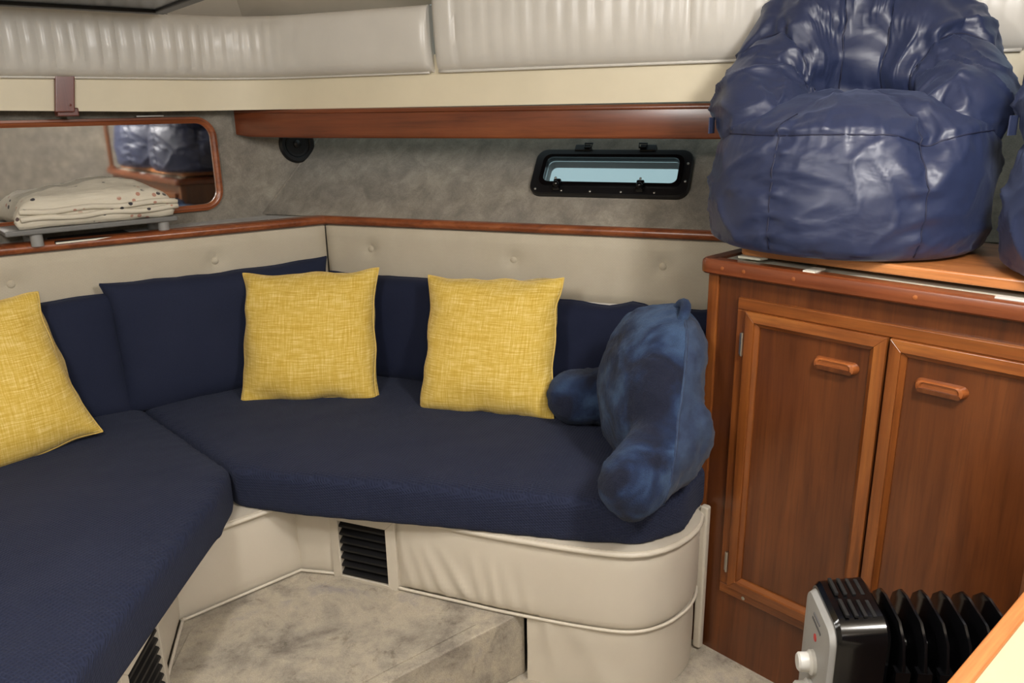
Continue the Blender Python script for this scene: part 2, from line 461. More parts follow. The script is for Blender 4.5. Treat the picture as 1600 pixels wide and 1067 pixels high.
def crease(t_):      # line where hull side and bulkhead meet
    z = LZ + t_; p = K + L * (LEAN * t_ / max(1e-6, -L.dot(BN))); return V((p.x, p.y, z))
bm = NB(); tube(bm, [crease(0.0) + LN * 0.002, crease(0.32) + LN * 0.002], 0.005, 8); struct('crease_cord', bm, 'grey_suede', 'cord added to shade the crease where the grey bulkhead meets the hull side', 'trim', smooth=True)  # added cord that gives the crease its line of shading
# shelf surface behind the ledge trim
bm = NB(); prism(bm, [(p.x, p.y) for p in (tl(-1.7), tl(0), bl(2.2), bl(2.2, -0.04), bl(0, -0.04), K - LN * 0.01, lwp(-1.74, 0))], LZ - 0.03, LZ - 0.006)
struct('shelf_1', bm, 'grey_suede', 'narrow grey shelf behind the wooden ledge trim', 'shelf')

# ------------------------------------------------------------------ ledge trim (wood bullnose)
def bull(wd, h, n=6):
    r = h / 2; pr = [(-0.03, -r), (wd - r, -r)]
    pr += [(wd - r + r * math.sin(a), -r * math.cos(a)) for a in [PI * k / n for k in range(1, n)]]
    return pr + [(wd - r, r), (-0.03, r)]
mt = (TN + BN).normalized(); mt = mt / mt.dot(TN)
e0 = thing('trim_1', 'long varnished wooden ledge trim above the tufted panels', 'trim', tl(0, 0, LZ), 0, None, 'structure')
def trimfr(p0, dirn, s0, s1, first=None, last=None):
    N_ = V((dirn.y, -dirn.x, 0)); 
    if N_.y > 0 and dirn is BD: N_ = -N_
    return [(p0 + dirn * s0, N_ if first is None else first, Z), (p0 + dirn * s1, N_ if last is None else last, Z)]
for nm, d, s0, s1, f, l in (('trim_strip', TD, -1.7, 0, None, mt), ('trim_strip', BD, 0, 2.0, mt, None)):
    bm = NB(); Nn = TN if d is TD else BN
    fr = [(TB + Z * (LZ - 0.012) + d * s0, f or Nn, Z), (TB + Z * (LZ - 0.012) + d * s1, l or Nn, Z)]
    extrude_prof(bm, bull(0.02, 0.03), fr)
    o = NB(); o.free()
    m = obj(nm, bm, 'wood_trim', e0, world=True, smooth='auto')
bm = NB()
for s, o_, r in ((-0.18, -0.02, .006), (0.05, -0.016, .007), (0.11, -0.02, .007), (0.3, -0.018, .004), (0.78, -0.016, .006), (0.7, -0.02, .004), (0.72, -0.02, .004), (0.65, -0.018, .004), (0.58, -0.018, .003), (1.345, -0.02, .006)):
    p = (tl(s, o_ - 0.05) if s < 0 else bl(s, o_)) + Z * (LZ - 0.004); bmesh.ops.create_icosphere(bm, subdivisions=1, radius=r, matrix=Matrix.Translation(p) @ Matrix.Diagonal((1.2, 1.2, 0.5, 1)))
tag(obj('paint_flecks', bm, 'paint_white', e0, world=True), None, None, None, 'stuff')

# ------------------------------------------------------------------ tufted backrest panels under the ledge
def tufted(name, label, pf, s0, s1, z0, z1, buttons, th=0.03):
    T = thing(name, label, 'wall panel', pf(s0, 0.0, 0.0), 0, 'tufted panels under the ledge')
    bm = NB(); nx = int((s1 - s0) / 0.02); nz = 12; g = {}
    for i in range(nx + 1):
        for j in range(nz + 1):
            s = s0 + (s1 - s0) * i / nx; z = z0 + (z1 - z0) * j / nz
            e = min(i, nx - i) / nx * (s1 - s0); ez = min(j, nz - j) / nz * (z1 - z0)
            d = th * (1 - math.exp(-min(e, ez) / 0.008) * 0.45) + 0.004 * noise.noise(V((s * 3, z * 6, 2.2)))
            for bs_, bz in buttons:
                r = math.hypot(s - bs_, (z - bz)); d -= 0.018 * math.exp(-(r / 0.022) ** 2) + 0.003 * math.exp(-((s - bs_) / 0.008) ** 2 - ((z - bz - 0.03) / 0.05) ** 2)
            g[i, j] = bm.verts.new(pf(s, d, z))
    bk = {}
    for i in range(nx):
        for j in range(nz): bm.faces.new((g[i, j], g[i + 1, j], g[i + 1, j + 1], g[i, j + 1]))
    ring = [(i, 0) for i in range(nx)] + [(nx, j) for j in range(nz)] + [(nx - i, nz) for i in range(nx)] + [(0, nz - j) for j in range(nz)]
    back = []
    for i, j in ring:
        s = s0 + (s1 - s0) * i / nx; z = z0 + (z1 - z0) * j / nz; back.append(bm.verts.new(pf(s, 0.0, z)))
    for k in range(len(ring)): bm.faces.new((g[ring[k]], g[ring[(k + 1) % len(ring)]], back[(k + 1) % len(ring)], back[k]))
    bm.faces.new(back)
    obj('padding', bm, 'tufted', T, world=True, smooth='auto')
    for bs_, bz in buttons:
        bm = NB(); nrm = (pf(0, 1, 0) - pf(0, 0, 0)).normalized(); c = pf(bs_, th - 0.013, bz)
        bmesh.ops.create_uvsphere(bm, u_segments=16, v_segments=8, radius=0.012, matrix=Matrix.Translation(c) @ nrm.to_track_quat('Z', 'Y').to_matrix().to_4x4() @ Matrix.Diagonal((1, 1, 0.5, 1)))
        obj('button', bm, 'tufted', T, world=True, smooth=True)
    bm = NB(); tube(bm, [pf(s0 + (s1 - s0) * k / 20, th - 0.004, z0) for k in range(21)], 0.005); obj('piping', bm, 'vinyl_pad', T, world=True, smooth=True)
tufted('tufted_panel', 'cream tufted panel below the mirror with a fabric button', tl, -1.65, -0.012, 0.80, LZ - 0.03, [(-0.98, 0.93), (-0.40, 0.93)])
tufted('tufted_panel', 'cream tufted panel below the portlight with three fabric buttons', bl, 0.012, 1.62, 0.80, LZ - 0.03, [(0.192, 0.935), (0.727, 0.925), (1.215, 0.93)])
# ------------------------------------------------------------------ wooden shelf rail, cream band above it, padded side
def rrect_prof(a0, a1, b0, b1, r, n=3):
    c = [(a1 - r, b1 - r, 0), (a0 + r, b1 - r, 1), (a0 + r, b0 + r, 2), (a1 - r, b0 + r, 3)]
    return [(x + r * math.cos(PI / 2 * (q + k / n)), y + r * math.sin(PI / 2 * (q + k / n))) for x, y, q in c for k in range(n + 1)]
T = thing('shelf_rail', 'long varnished wooden shelf rail over the portlight', 'rail', railp(0, 1.31), math.atan2(RD.y, RD.x))
bm = NB(); prf = rrect_prof(-0.022, 0.0, 0.0, 0.094, 0.006)
extrude_prof(bm, prf, [(railp(0.0, 1.325), RN, Z * 0.9), (railp(0.05, 1.318), RN, Z * 0.97), (railp(0.3, 1.314), RN, Z), (railp(1.72, 1.309), RN, Z)])
obj('fascia', bm, 'wood_rail', T, world=True, smooth='auto')
bm = NB(); extrude_prof(bm, rrect_prof(-0.01, 0.004, 0.078, 0.09, 0.004), [(railp(0.004, 1.322), RN, Z), (railp(0.3, 1.315), RN, Z), (railp(1.72, 1.31), RN, Z)])
obj('bead', bm, 'wood_rail', T, world=True, smooth='auto')
bm = NB(); pl = [railp(0.01, 0, -0.02), railp(1.72, 0, -0.02), railp(1.72, 0, -0.30), railp(0.06, 0, -0.16)]
prism(bm, [(p.x, p.y) for p in pl], 1.332, 1.345); obj('shelf_board', bm, 'wood_rail', T, world=True)

# path of the cream band and the pads: along the left wall, round the corner, along the rail
BO = 0.115
pa = [lwp(s, 0, BO) for s in (-1.6, -1.3, -1.0, -0.8, -0.6, -0.4)]
I0 = lwp(-0.28, 0, BO); I1 = railp(0.36, 0, -0.01); X = lwp(-0.02, 0, BO - 0.015)
cur = [I0 * (1 - k / 10) ** 2 + X * 2 * (k / 10) * (1 - k / 10) + I1 * (k / 10) ** 2 for k in range(11)]
pb = [railp(s, 0, -0.01) for s in (0.5, 0.65, 0.8, 1.0, 1.2, 1.4, 1.6, 1.8, 2.0, 2.2, 2.4)]
PATH = resample(pa + cur + pb, 0.0105, closed=False)
def path_normals(P):
    out = []
    for i in range(len(P)):
        t_ = (P[min(i + 1, len(P) - 1)] - P[max(i - 1, 0)]).normalized(); out.append(V((t_.y, -t_.x, 0)))
    return out
PN = path_normals(PATH)
ARC = [0.0]
for i in range(1, len(PATH)): ARC.append(ARC[-1] + (PATH[i] - PATH[i - 1]).length)
def arc_at(pt): 
    i = min(range(len(PATH)), key=lambda k: (PATH[k] - V((pt.x, pt.y, 0))).length); return ARC[i]
def zband(i):     # lower edge of the cream band: a little higher towards the left end
    return 1.408 + 0.028 * max(0, min(1, (1.2 - ARC[i]) / 1.0)) * 0.8
bm = NB(); prof_n = 4; rings = []
for i in range(0, len(PATH), 4):
    p, n_ = PATH[i], PN[i]; z0 = zband(i)
    rings.append([bm.verts.new(p + n_ * o_ + Z * z) for o_, z in ((0, z0), (0, 1.56), (-0.02, 1.56), (-0.02, z0))])
for a, b in zip(rings, rings[1:]):
    for j in range(4): bm.faces.new((a[j], a[(j + 1) % 4], b[(j + 1) % 4], b[j]))
bm.faces.new(rings[0]); bm.faces.new(rings[-1][::-1])
struct('wall_band_1', bm, 'laminate_cream', 'smooth cream band between the wooden rail and the padded side', 'wall', smooth='auto')
# dark sheet painting in the shade under the band, above the mirror
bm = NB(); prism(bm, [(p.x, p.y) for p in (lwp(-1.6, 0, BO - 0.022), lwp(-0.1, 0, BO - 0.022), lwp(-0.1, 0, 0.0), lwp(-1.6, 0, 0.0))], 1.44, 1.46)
struct('band_shade', bm, 'painted_shade', 'dark sheet painting the shade under the cream band above the mirror', 'trim')

def pad(name, label, a0, a1, z0, z1, pleats, seams, th=0.044):
    ids = [i for i in range(len(PATH)) if a0 <= ARC[i] <= a1]
    T = thing(name, label, 'wall pad', PATH[ids[0]] + Z * z0, 0, 'padded vinyl side panels')
    bm = NB(); nv = 18; g = []
    for q, i in enumerate(ids):
        row = []; e = min(ARC[i] - a0, a1 - ARC[i])
        ef = (1 - math.exp(-max(e, 0.0005) / 0.012)) ** 0.8
        for j in range(nv + 1):
            v = j / nv; vv = math.sin(PI / 2 * (2 * v - 1)); 
            f = max(0, 1 - abs(vv) ** 5) ** 0.5
            bulge = 1 - 0.25 * max(0, vv)
            d = th * f * (0.35 + 0.65 * ef) * bulge
            for pl_ in pleats:
                dx = ARC[i] - pl_[0]
                if abs(dx) < 0.04: d -= pl_[1] * math.exp(-(dx / 0.0065) ** 2) * f * (0.5 + 0.5 * math.cos(max(-1, min(1, vv)) * PI * 0.45)) - 0.25 * pl_[1] * math.exp(-((abs(dx) - 0.015) / 0.008) ** 2) * f
            for s_ in seams: d -= 0.008 * math.exp(-((ARC[i] - s_) / 0.006) ** 2) * f
            d += 0.0016 * fbm((ARC[i] * 8, vv * 1.5, 4.0), 2.0) * f
            z = (z0 + z1) / 2 + (z1 - z0) / 2 * vv
            row.append(bm.verts.new(PATH[i] + PN[i] * (0.002 + d + 0.018 * (vv + 1) / 2) + Z * z))
        for z in (z1, z0): row.append(bm.verts.new(PATH[i] - PN[i] * 0.002 + Z * z))
        g.append(row)
    m = nv + 3
    for a, b in zip(g, g[1:]):
        for j in range(m): bm.faces.new((a[j], a[(j + 1) % m], b[(j + 1) % m], b[j]))
    bm.faces.new(g[0][::-1]); bm.faces.new(g[-1])
    obj('padding', bm, 'vinyl_pad', T, world=True, smooth='auto', sharp=60)
    k0 = [PATH[i] + PN[i] * 0.012 + Z * (z0 + 0.001) for i in ids[::3]]
    bm = NB(); tube(bm, k0, 0.005, 6); obj('piping', bm, 'vinyl_pad', T, world=True, smooth=True)
A680 = arc_at(railp(0.80, 0)); A0 = arc_at(lwp(-0.77, 0, BO)); A400 = arc_at(lwp(-0.04, 0, BO))
pl1 = [(A0 - 0.5 + 0.0425 * k + random.uniform(-.004, .004), 0.009 if A0 - 0.5 + 0.0425 * k < A400 - 0.05 else 0.0035) for k in range(38) if A0 - 0.5 + 0.0425 * k < A400 + 0.12]
pad('padded_panel', 'pleated cream vinyl pad running above the mirror', 0.05, A680 - 0.002, 1.507, 1.698, pl1, [A0 + 0.2])
pl2 = [(A680 + 0.10 + 0.046 * k + random.uniform(-.003, .003), 0.003) for k in range(32)]
pad('padded_panel', 'cream vinyl pad with faint pleats above the wooden shelf rail', A680 + 0.002, A680 + 1.55, 1.508, 1.90, pl2, [A680 + 0.085, A680 + 0.77])

T = thing('wooden_bracket', 'small reddish wooden bracket holding the cream band above the mirror', 'bracket', lwp(-0.61, 1.41, BO), math.atan2(L.y, L.x))
bm = bxm(-0.026, 0.026, -0.018, 0.0, 0.0, 0.105)
for v_ in bm.verts: v_.co.x -= 0.016 * (1 - v_.co.z / 0.105)
obj('strap', bm, 'wood_red', T, bevel=0.003)
bm = bxm(-0.034, 0.024, -0.004, 0.04, -0.012, 0.012); obj('foot', bm, 'wood_red', T, bevel=0.003)
bm = NB(); lathe(bm, [(0.004, 0), (0.004, 0.0012), (0.0005, 0.002)], 10); bm.transform(Matrix.Translation((0.0, -0.018, 0.02)) @ Matrix.Rotation(PI / 2, 4, 'X')); obj('screw', bm, 'wood_red', T)

# ------------------------------------------------------------------ overhead: dark hatch frame, wood strip, ceiling lamps
az = math.atan2(0.25, 0.32)
T = thing('overhead_hatch', 'dark tinted hatch with black frame hinged under the ceiling', 'hatch', (-1.02, 2.535, 1.683), az)
def ringbox(x0, x1, y0, y1, w_, z0, z1):
    b = NB(); box(b, x0, x1, y0, y0 + w_, z0, z1); box(b, x0, x1, y1 - w_, y1, z0, z1); box(b, x0, x0 + w_, y0 + w_, y1 - w_, z0, z1); box(b, x1 - w_, x1, y0 + w_, y1 - w_, z0, z1); return b
obj('frame', ringbox(-0.75, 0, -0.5, 0, 0.035, 0, 0.026), 'black_plastic', T, bevel=0.004)
obj('tinted_pane', bxm(-0.72, -0.03, -0.47, -0.03, 0.008, 0.016), 'dark_navy_gloss', T)
bm = NB(); tube(bm, [(-0.73, -0.006, 0.002), (-0.02, -0.006, 0.002)], 0.0035, 8); obj('lip_highlight', bm, 'silver_plastic', T)  # pale strip paints the highlight along the front lip
bm = NB(); bmesh.ops.create_icosphere(bm, subdivisions=2, radius=0.005, matrix=Matrix.Translation((0.008, 0.004, 0.006))); obj('screw', bm, 'steel', T, smooth=True)
bm = NB(); a, b = V((-0.135, 2.50, 1.706)), V((-0.36, 2.36, 1.775))
tube(bm, [a, b], 0.012, 4); tag(obj('trim_3', bm, 'wood_red', bevel=0.002), 'thin reddish wood strip across the headliner', 'trim', None, 'structure')

for (lx_, ly_), wt, where in LAMPS:
    T = thing('ceiling_lamp', 'round white dome lamp on the headliner ' + where, 'lamp', (lx_, ly_, 1.90), 0, 'ceiling lamps')
    bm = NB(); lathe(bm, [(0.13, 0.058), (0.13, 0.02), (0.125, 0.012), (0.12, 0.012)], 32); obj('base', bm, 'white_plastic', T, smooth='auto')
    bm = NB(); lathe(bm, [(0.119, 0.02), (0.11, 0.008), (0.07, 0.001), (0.01, 0.0)], 32); obj('diffuser', bm, 'lamp_glow', T, smooth=True)
    ld = bpy.data.lights.new('lamp_light', 'POINT'); ld.shadow_soft_size = 0.09; ld.energy = wt; ld.color = LAMP_COL
    lo = bpy.data.objects.new('lamp_light', ld); COL.objects.link(lo); lo.parent = T; lo.location = (0, 0, -0.15)

# ------------------------------------------------------------------ mirror in wooden frame
def rr_outline(x0, x1, z0, z1, r, n=8):
    c = [(x1 - r, z1 - r, 0), (x0 + r, z1 - r, 1), (x0 + r, z0 + r, 2), (x1 - r, z0 + r, 3)]
    return [(x + r * math.cos(PI / 2 * (q + k / n)), z + r * math.sin(PI / 2 * (q + k / n))) for x, z, q in c for k in range(n + 1)]
T = thing('long_mirror', 'long mirror with rounded corners in a thin wooden frame', 'mirror', lwp(-0.7, 1.09, 0.022), math.atan2(L.y, L.x) + math.radians(1.5))
MO = rr_outline(-0.75, 0.545, -0.006, 0.29, 0.06)
bm = NB(); tubep = [(x, -0.006, z) for x, z in MO]
fr = []
for i, p in enumerate(tubep):
    a = V(tubep[i - 1]); b = V(tubep[(i + 1) % len(tubep)]); t_ = (b - a).normalized(); n_ = V((0, -1, 0)); fr.append((V(p), t_.cross(n_).normalized(), n_))
extrude_prof(bm, [(-0.012, -0.006), (-0.012, 0.004), (-0.007, 0.009), (0.0, 0.0105), (0.002, 0.007), (0.009, 0.006), (0.010, -0.006)], fr, True)
obj('frame', bm, 'wood_trim', T, smooth='auto')
bm = NB(); f_ = [bm.verts.new((x, -0.004, z)) for x, z in MO]; g_ = [bm.verts.new((x, -0.0005, z)) for x, z in MO]
bm.faces.new(f_); bm.faces.new(g_[::-1])
for i in range(len(f_)): bm.faces.new((f_[i], f_[(i + 1) % len(f_)], g_[(i + 1) % len(g_)], g_[i]))
obj('mirror_glass', bm, 'mirror', T)
bm = bxm(0.30, 0.385, -0.012, -0.002, 0.302, 0.306); obj('clip', bm, 'steel', T)

# ------------------------------------------------------------------ round loudspeaker
T = thing('loudspeaker', 'round black loudspeaker set in the grey wall under the rail end', 'speaker', lwp(0.155, 1.285, 0.0), math.atan2(L.y, L.x))
bm = NB(); lathe(bm, [(0.069, 0.0), (0.069, 0.008), (0.062, 0.014), (0.050, 0.013), (0.046, 0.008)], 36); bm.transform(Matrix.Rotation(PI / 2, 4, 'X')); obj('rim', bm, 'black_plastic', T, smooth='auto')
bm = NB(); lathe(bm, [(0.046, 0.006), (0.045, 0.010), (0.030, 0.006), (0.016, 0.004)], 36); bm.transform(Matrix.Rotation(PI / 2, 4, 'X')); obj('cone', bm, 'black_matte', T, smooth='auto')
bm = NB(); lathe(bm, [(0.016, 0.004), (0.014, 0.012), (0.008, 0.015), (0.001, 0.016)], 24); bm.transform(Matrix.Rotation(PI / 2, 4, 'X')); obj('dust_cap', bm, 'black_plastic', T, smooth='auto')

# ------------------------------------------------------------------ portlight
W = thing('window_1', 'slanted black framed portlight with pale blue glass', 'window', hull(1.0, 0.11), 0, None, 'structure')
def hring(outer, inner, o0, o1):
    b = NB(); n = len(outer); rows = []
    for (pts, o_) in ((outer, o0), (outer, o1 * 0.8), ([(a[0] * 0.93 + c[0] * 0.07, a[1] * 0.93 + c[1] * 0.07) for a, c in zip(outer, inner)], o1), (inner, o1), (inner, -0.035)):
        rows.append([b.verts.new(hull(s, t_, o_)) for s, t_ in pts])
    for r, q in zip(rows, rows[1:]):
        for i in range(n): b.faces.new((r[i], r[(i + 1) % n], q[(i + 1) % n], q[i]))
    return b
OU = rr_outline(0.752, 1.267, 0.106, 0.279, 0.036, 6); IN = rr_outline(0.795, 1.228, 0.148, 0.243, 0.02, 6)
obj('frame', hring(OU, IN, 0.0, 0.02), 'black_plastic', W, world=True, smooth='auto')
IN2 = rr_outline(0.782, 1.241, 0.136, 0.254, 0.026, 6)
b_ = NB(); n = len(IN2); rows = [[b_.verts.new(hull(s, t_, o_)) for s, t_ in pts] for pts, o_ in ((IN2, 0.02), (IN2, 0.027), (IN, 0.027), (IN, 0.012))]
for r, q in zip(rows, rows[1:]):
    for i in range(n): b_.faces.new((r[i], r[(i + 1) % n], q[(i + 1) % n], q[i]))
obj('opening_frame', b_, 'black_gloss', W, world=True, smooth='auto')
b_ = NB(); f1 = [b_.verts.new(hull(s, t_, 0.004)) for s, t_ in IN]; f2 = [b_.verts.new(hull(s, t_, -0.002)) for s, t_ in IN]
b_.faces.new(f1); b_.faces.new(f2[::-1])
for i in range(n): b_.faces.new((f1[i], f1[(i + 1) % n], f2[(i + 1) % n], f2[i]))
obj('pane', b_, 'port_glass', W, world=True)
HM = Matrix((( BD.x, HU.x, HN.x, 0), (BD.y, HU.y, HN.y, 0), (BD.z, HU.z, HN.z, 0), (0, 0, 0, 1)))
def hplace(s, t_, o_): return Matrix.Translation(hull(s, t_, o_)) @ HM
for s, sg in ((0.905, 1), (1.12, -1)):
    b_ = bxm(-0.026, 0.026, -0.012, 0.012, 0.0, 0.024); b_.transform(hplace(s, 0.283, 0.0)); hg = obj('hinge', b_, 'black_plastic', W, world=True, bevel=0.003)
    b_ = NB(); tube(b_, [(-0.01, -0.009, 0), (0.012, -0.009, 0), (0.014, 0.007, 0), (-0.012, 0.007, 0)], 0.003, 6, True); b_.transform(hplace(s + sg * 0.018, 0.289, 0.027)); obj('hinge_loop', b_, 'black_gloss', W, world=True)
for s in (0.85, 1.12):
    b_ = bxm(-0.012, 0.012, -0.024, 0.014, 0.0, 0.016); b_.transform(hplace(s, 0.137, 0.024)); obj('latch', b_, 'black_gloss', W, world=True, bevel=0.004)
    b_ = NB(); bmesh.ops.create_uvsphere(b_, u_segments=12, v_segments=8, radius=0.011); b_.transform(hplace(s, 0.128, 0.042)); obj('latch_knob', b_, 'black_gloss', W, world=True, smooth=True)
for s, t_ in ((0.775, 0.122), (0.865, 0.118), (0.96, 0.117), (1.06, 0.117), (1.165, 0.117), (1.253, 0.16), (1.253, 0.225), (0.845, 0.15), (1.12, 0.152)):
    b_ = NB(); lathe(b_, [(0.0042, 0), (0.004, 0.002), (0.0015, 0.0032)], 10); b_.transform(hplace(s, t_, 0.0195 if t_ not in (0.15, 0.152) else 0.042)); obj('screw', b_, 'steel', W, world=True, smooth=True)

# ------------------------------------------------------------------ tray and folded quilt on the ledge shelf
TR = math.atan2(L.y, L.x)
T = thing('serving_tray', 'grey raised tray on round legs under the folded quilt', 'tray', lwp(-0.575, LZ - 0.006, 0.105), TR)
obj('tray_top', bxm(-0.27, 0.21, -0.085, 0.085, 0.036, 0.052), 'grey_plastic', T, bevel=0.004)
for x in (-0.19, 0.17):
    for y in (-0.06, 0.06):
        bm = NB(); lathe(bm, [(0.017, 0), (0.017, 0.036), (0.0165, 0.0365)], 20); bm.transform(Matrix.Translation((x, y, 0))); obj('leg', bm, 'silver_plastic', T, smooth='auto')
T = thing('shelf_opening_box', 'thin dark flat box with white edge standing in for a dark shelf opening beneath the tray', 'case', lwp(-0.60, LZ - 0.006, 0.105), TR)
obj('dark_body', bxm(-0.12, 0.10, -0.07, 0.05, 0.0, 0.008), 'black_matte', T, bevel=0.002)  # dark box stands in for a dark opening in the shelf
obj('white_edge', bxm(-0.12, 0.10, -0.073, -0.0702, 0.001, 0.006), 'paint_white', T)
def quilt_mesh():
    bm = NB(); nx, ny = 44, 16; g = {}
    wd, dp = 0.45, 0.15
    for side in (0, 1):
        for i in range(nx + 1):
            for j in range(ny + 1):
                u = 2 * i / nx - 1; v = 2 * j / ny - 1
                bd = i in (0, nx) or j in (0, ny)
                x = wd / 2 * u; y = dp / 2 * v
                if side == 0: z = 0.0 + 0.003 * noise.noise(V((x * 20, y * 20, 1)))
                else:
                    hgt = 0.085 + 0.035 * math.exp(-((u - 0.15) / 0.55) ** 2) * (0.5 + 0.5 * v) + 0.014 * (v + 1) / 2
                    z = hgt * (max(0, 1 - abs(u) ** 9) ** 0.5) * (max(0, 1 - abs(v) ** 7) ** 0.5)
                    z *= 1 - 0.28 * max(0, u - 0.55) / 0.45 * (0.5 + 0.5 * v)
                    z += 0.007 * fbm((x * 16 + y * 9, y * 22, 3.1), 1.0) * (0 if bd else 1)
                if bd:
                    z = 0.02
                if side == 1 and bd: g[side, i, j] = g[0, i, j]; continue
                x += 0.008 * noise.noise(V((y * 18, z * 20, 5))) + 0.01 * v
                y += 0.006 * noise.noise(V((x * 14, z * 30, 9)))
                g[side, i, j] = bm.verts.new((x, y, z))
        for i in range(nx):
            for j in range(ny): bm.faces.new((g[side, i, j], g[side, i + 1, j], g[side, i + 1, j + 1], g[side, i, j + 1]))
    return bm
T = thing('folded_quilt', 'folded off-white quilt with small leaf print lying on the grey tray', 'quilt', lwp(-0.58, LZ + 0.047, 0.112), TR)
obj('quilt_cloth', quilt_mesh(), 'quilt', T, smooth=True)
bm = NB(); 
for k in range(2): tube(bm, [(-0.22 + 0.44 * q / 16, -0.078 + 0.002 * math.sin(q * 1.7 + k), 0.028 + 0.02 * k + 0.003 * math.sin(q * 0.9 + k * 2)) for q in range(17)], 0.0085, 8)
obj('folded_edge', bm, 'quilt', T, smooth=True)

# ------------------------------------------------------------------ settee base
ZT = 0.41; ZP = 0.19
def wall_strip(pts, z0, z1, th=0.02, nz=10, disp=None):
    """upright strip following plan points; outward normal to the right-hand side of travel (towards the cabin)"""
    P = [V((p[0], p[1], 0)) for p in pts]; n_ = []
    for i in range(len(P)):
        t_ = (P[min(i + 1, len(P) - 1)] - P[max(i - 1, 0)]).normalized(); n_.append(V((t_.y, -t_.x, 0)))
    bm = NB(); g = []; acc = 0
    for i, p in enumerate(P):
        if i: acc += (p - P[i - 1]).length
        row = [bm.verts.new(p + n_[i] * (disp(acc, j / nz) if disp else 0) + Z * (z0 + (z1 - z0) * j / nz)) for j in range(nz + 1)]
        row += [bm.verts.new(p - n_[i] * th + Z * z1), bm.verts.new(p - n_[i] * th + Z * z0)]
        g.append(row)
    m = nz + 3
    for a, b in zip(g, g[1:]):
        for j in range(m): bm.faces.new((a[j], a[(j + 1) % m], b[(j + 1) % m], b[j]))
    bm.faces.new(g[0][::-1]); bm.faces.new(g[-1])
    return bm
ST = thing('settee_base', 'cream vinyl covered base of the corner settee', 'settee', (-0.4, 2.0, 0))
pA = V((-0.70, 0.3, 0)); pB = V((-0.793, 1.48, 0)); pC = V((-0.842, 1.693, 0)); pD = V((-0.594, 1.914, 0))
def bo(s): return bl(s, 0.805)
puff = lambda L_, amp: (lambda a, v: amp * (max(0, 1 - abs(2 * v - 1) ** 4)) ** 0.5 * min(1, a / 0.015 + 0.15) * min(1, (L_ - a) / 0.015 + 0.15) + 0.002 * noise.noise(V((a * 14, v * 3, 1))))
for nm, a, b in (('side_panel', pB, pC), ('corner_panel', pC, pD), ('front_panel', pD, bo(0.50))):
    Ln = (b - a).length; obj(nm, wall_strip(resample([(a.x, a.y), (b.x, b.y)], 0.015, False), ZP if nm != 'side_panel' else 0.19, ZT - 0.012, disp=puff(Ln, 0.008)), 'vinyl_base', ST, world=True, smooth='auto')
obj('side_panel', wall_strip(resample([(pA.x, pA.y), (pB.x, pB.y)], 0.03, False), 0.0, ZT - 0.012, disp=puff((pB - pA).length, 0.006)), 'vinyl_base', ST, world=True, smooth='auto')
# curved front: from the vent round to the cabinet
ctrl = [bo(0.70), bo(0.9), bo(1.0), V((0.15, 1.648, 0)), V((0.27, 1.622, 0)), V((0.35, 1.645, 0)), V((0.415, 1.70, 0)), V((0.452, 1.76, 0)), V((0.466, 1.815, 0))]
def catmull(P, seg=8):
    out = []
    for i in range(len(P) - 1):
        a, b, c, d = P[max(i - 1, 0)], P[i], P[i + 1], P[min(i + 2, len(P) - 1)]
        for k in range(seg):
            t_ = k / seg; out.append(0.5 * ((2 * b) + (c - a) * t_ + (2 * a - 5 * b + 4 * c - d) * t_ * t_ + (3 * b - a - 3 * c + d) * t_ ** 3))
    return out + [P[-1]]
CF = resample(catmull(ctrl), 0.008, False)
def folds(a, v):   # slack vinyl: slanted folds gathered at the lower seam
    d = 0.010 * (max(0, 1 - abs(2 * v - 1) ** 5)) ** 0.5 * min(1, a / 0.02 + 0.1)
    for a0, sl, w_, h in ((0.05, -0.05, 0.012, 0.006), (0.095, -0.06, 0.014, 0.008), (0.15, -0.10, 0.016, 0.011), (0.215, -0.12, 0.014, 0.010), (0.25, -0.05, 0.012, 0.007), (0.285, -0.03, 0.012, 0.008), (0.33, -0.05, 0.014, 0.006), (0.37, -0.03, 0.012, 0.005)):
        x = a - a0 - sl * v; d += h * math.exp(-(x / w_) ** 2) * max(0, 1 - v * 1.25) ** 0.8 * min(1, v * 6 + 0.1)
    return d
obj('front_panel', wall_strip([(p.x, p.y) for p in CF], ZP, ZT - 0.012, nz=16, disp=folds), 'vinyl_base', ST, world=True, smooth='auto', sharp=60)
i0 = next(i for i, p in enumerate(CF) if p.x > 0.02)
def folds2(a, v):
    return 0.004 + 0.008 * math.exp(-((a - 0.05 - 0.03 * (1 - v)) / 0.015) ** 2) * v + 0.004 * math.exp(-((a - 0.12 - 0.1 * (1 - v)) / 0.03) ** 2) + 0.002 * noise.noise(V((a * 9, v * 3, 7)))
obj('lower_panel', wall_strip([(p.x, p.y) for p in CF[i0:]], 0.0, ZP - 0.004, nz=12, disp=folds2), 'vinyl_base', ST, world=True, smooth='auto', sharp=60)
for nm, pts in (('piping', [(p.x, p.y) for p in CF]), ('piping', resample([(pC.x, pC.y), (pD.x, pD.y), (bo(0.5).x, bo(0.5).y)], 0.02, False)), ('piping', resample([(pB.x, pB.y), (pC.x, pC.y)], 0.02, False))):
    P = [V((p[0], p[1], ZP + 0.001)) for p in pts]; N_ = path_normals(P)
    bm = NB(); tube(bm, [p + n_ * 0.009 for p, n_ in zip(P, N_)], 0.0042, 8); obj(nm, bm, 'vinyl_base', ST, world=True, smooth=True)
top = [pA, pB, pC, pD, bo(0.5), bo(0.70)] + CF[1::4] + [CF[-1]]
LT = top[:]; N_ = path_normals(LT)
outer = [p + n_ * 0.012 for p, n_ in zip(LT, N_)]
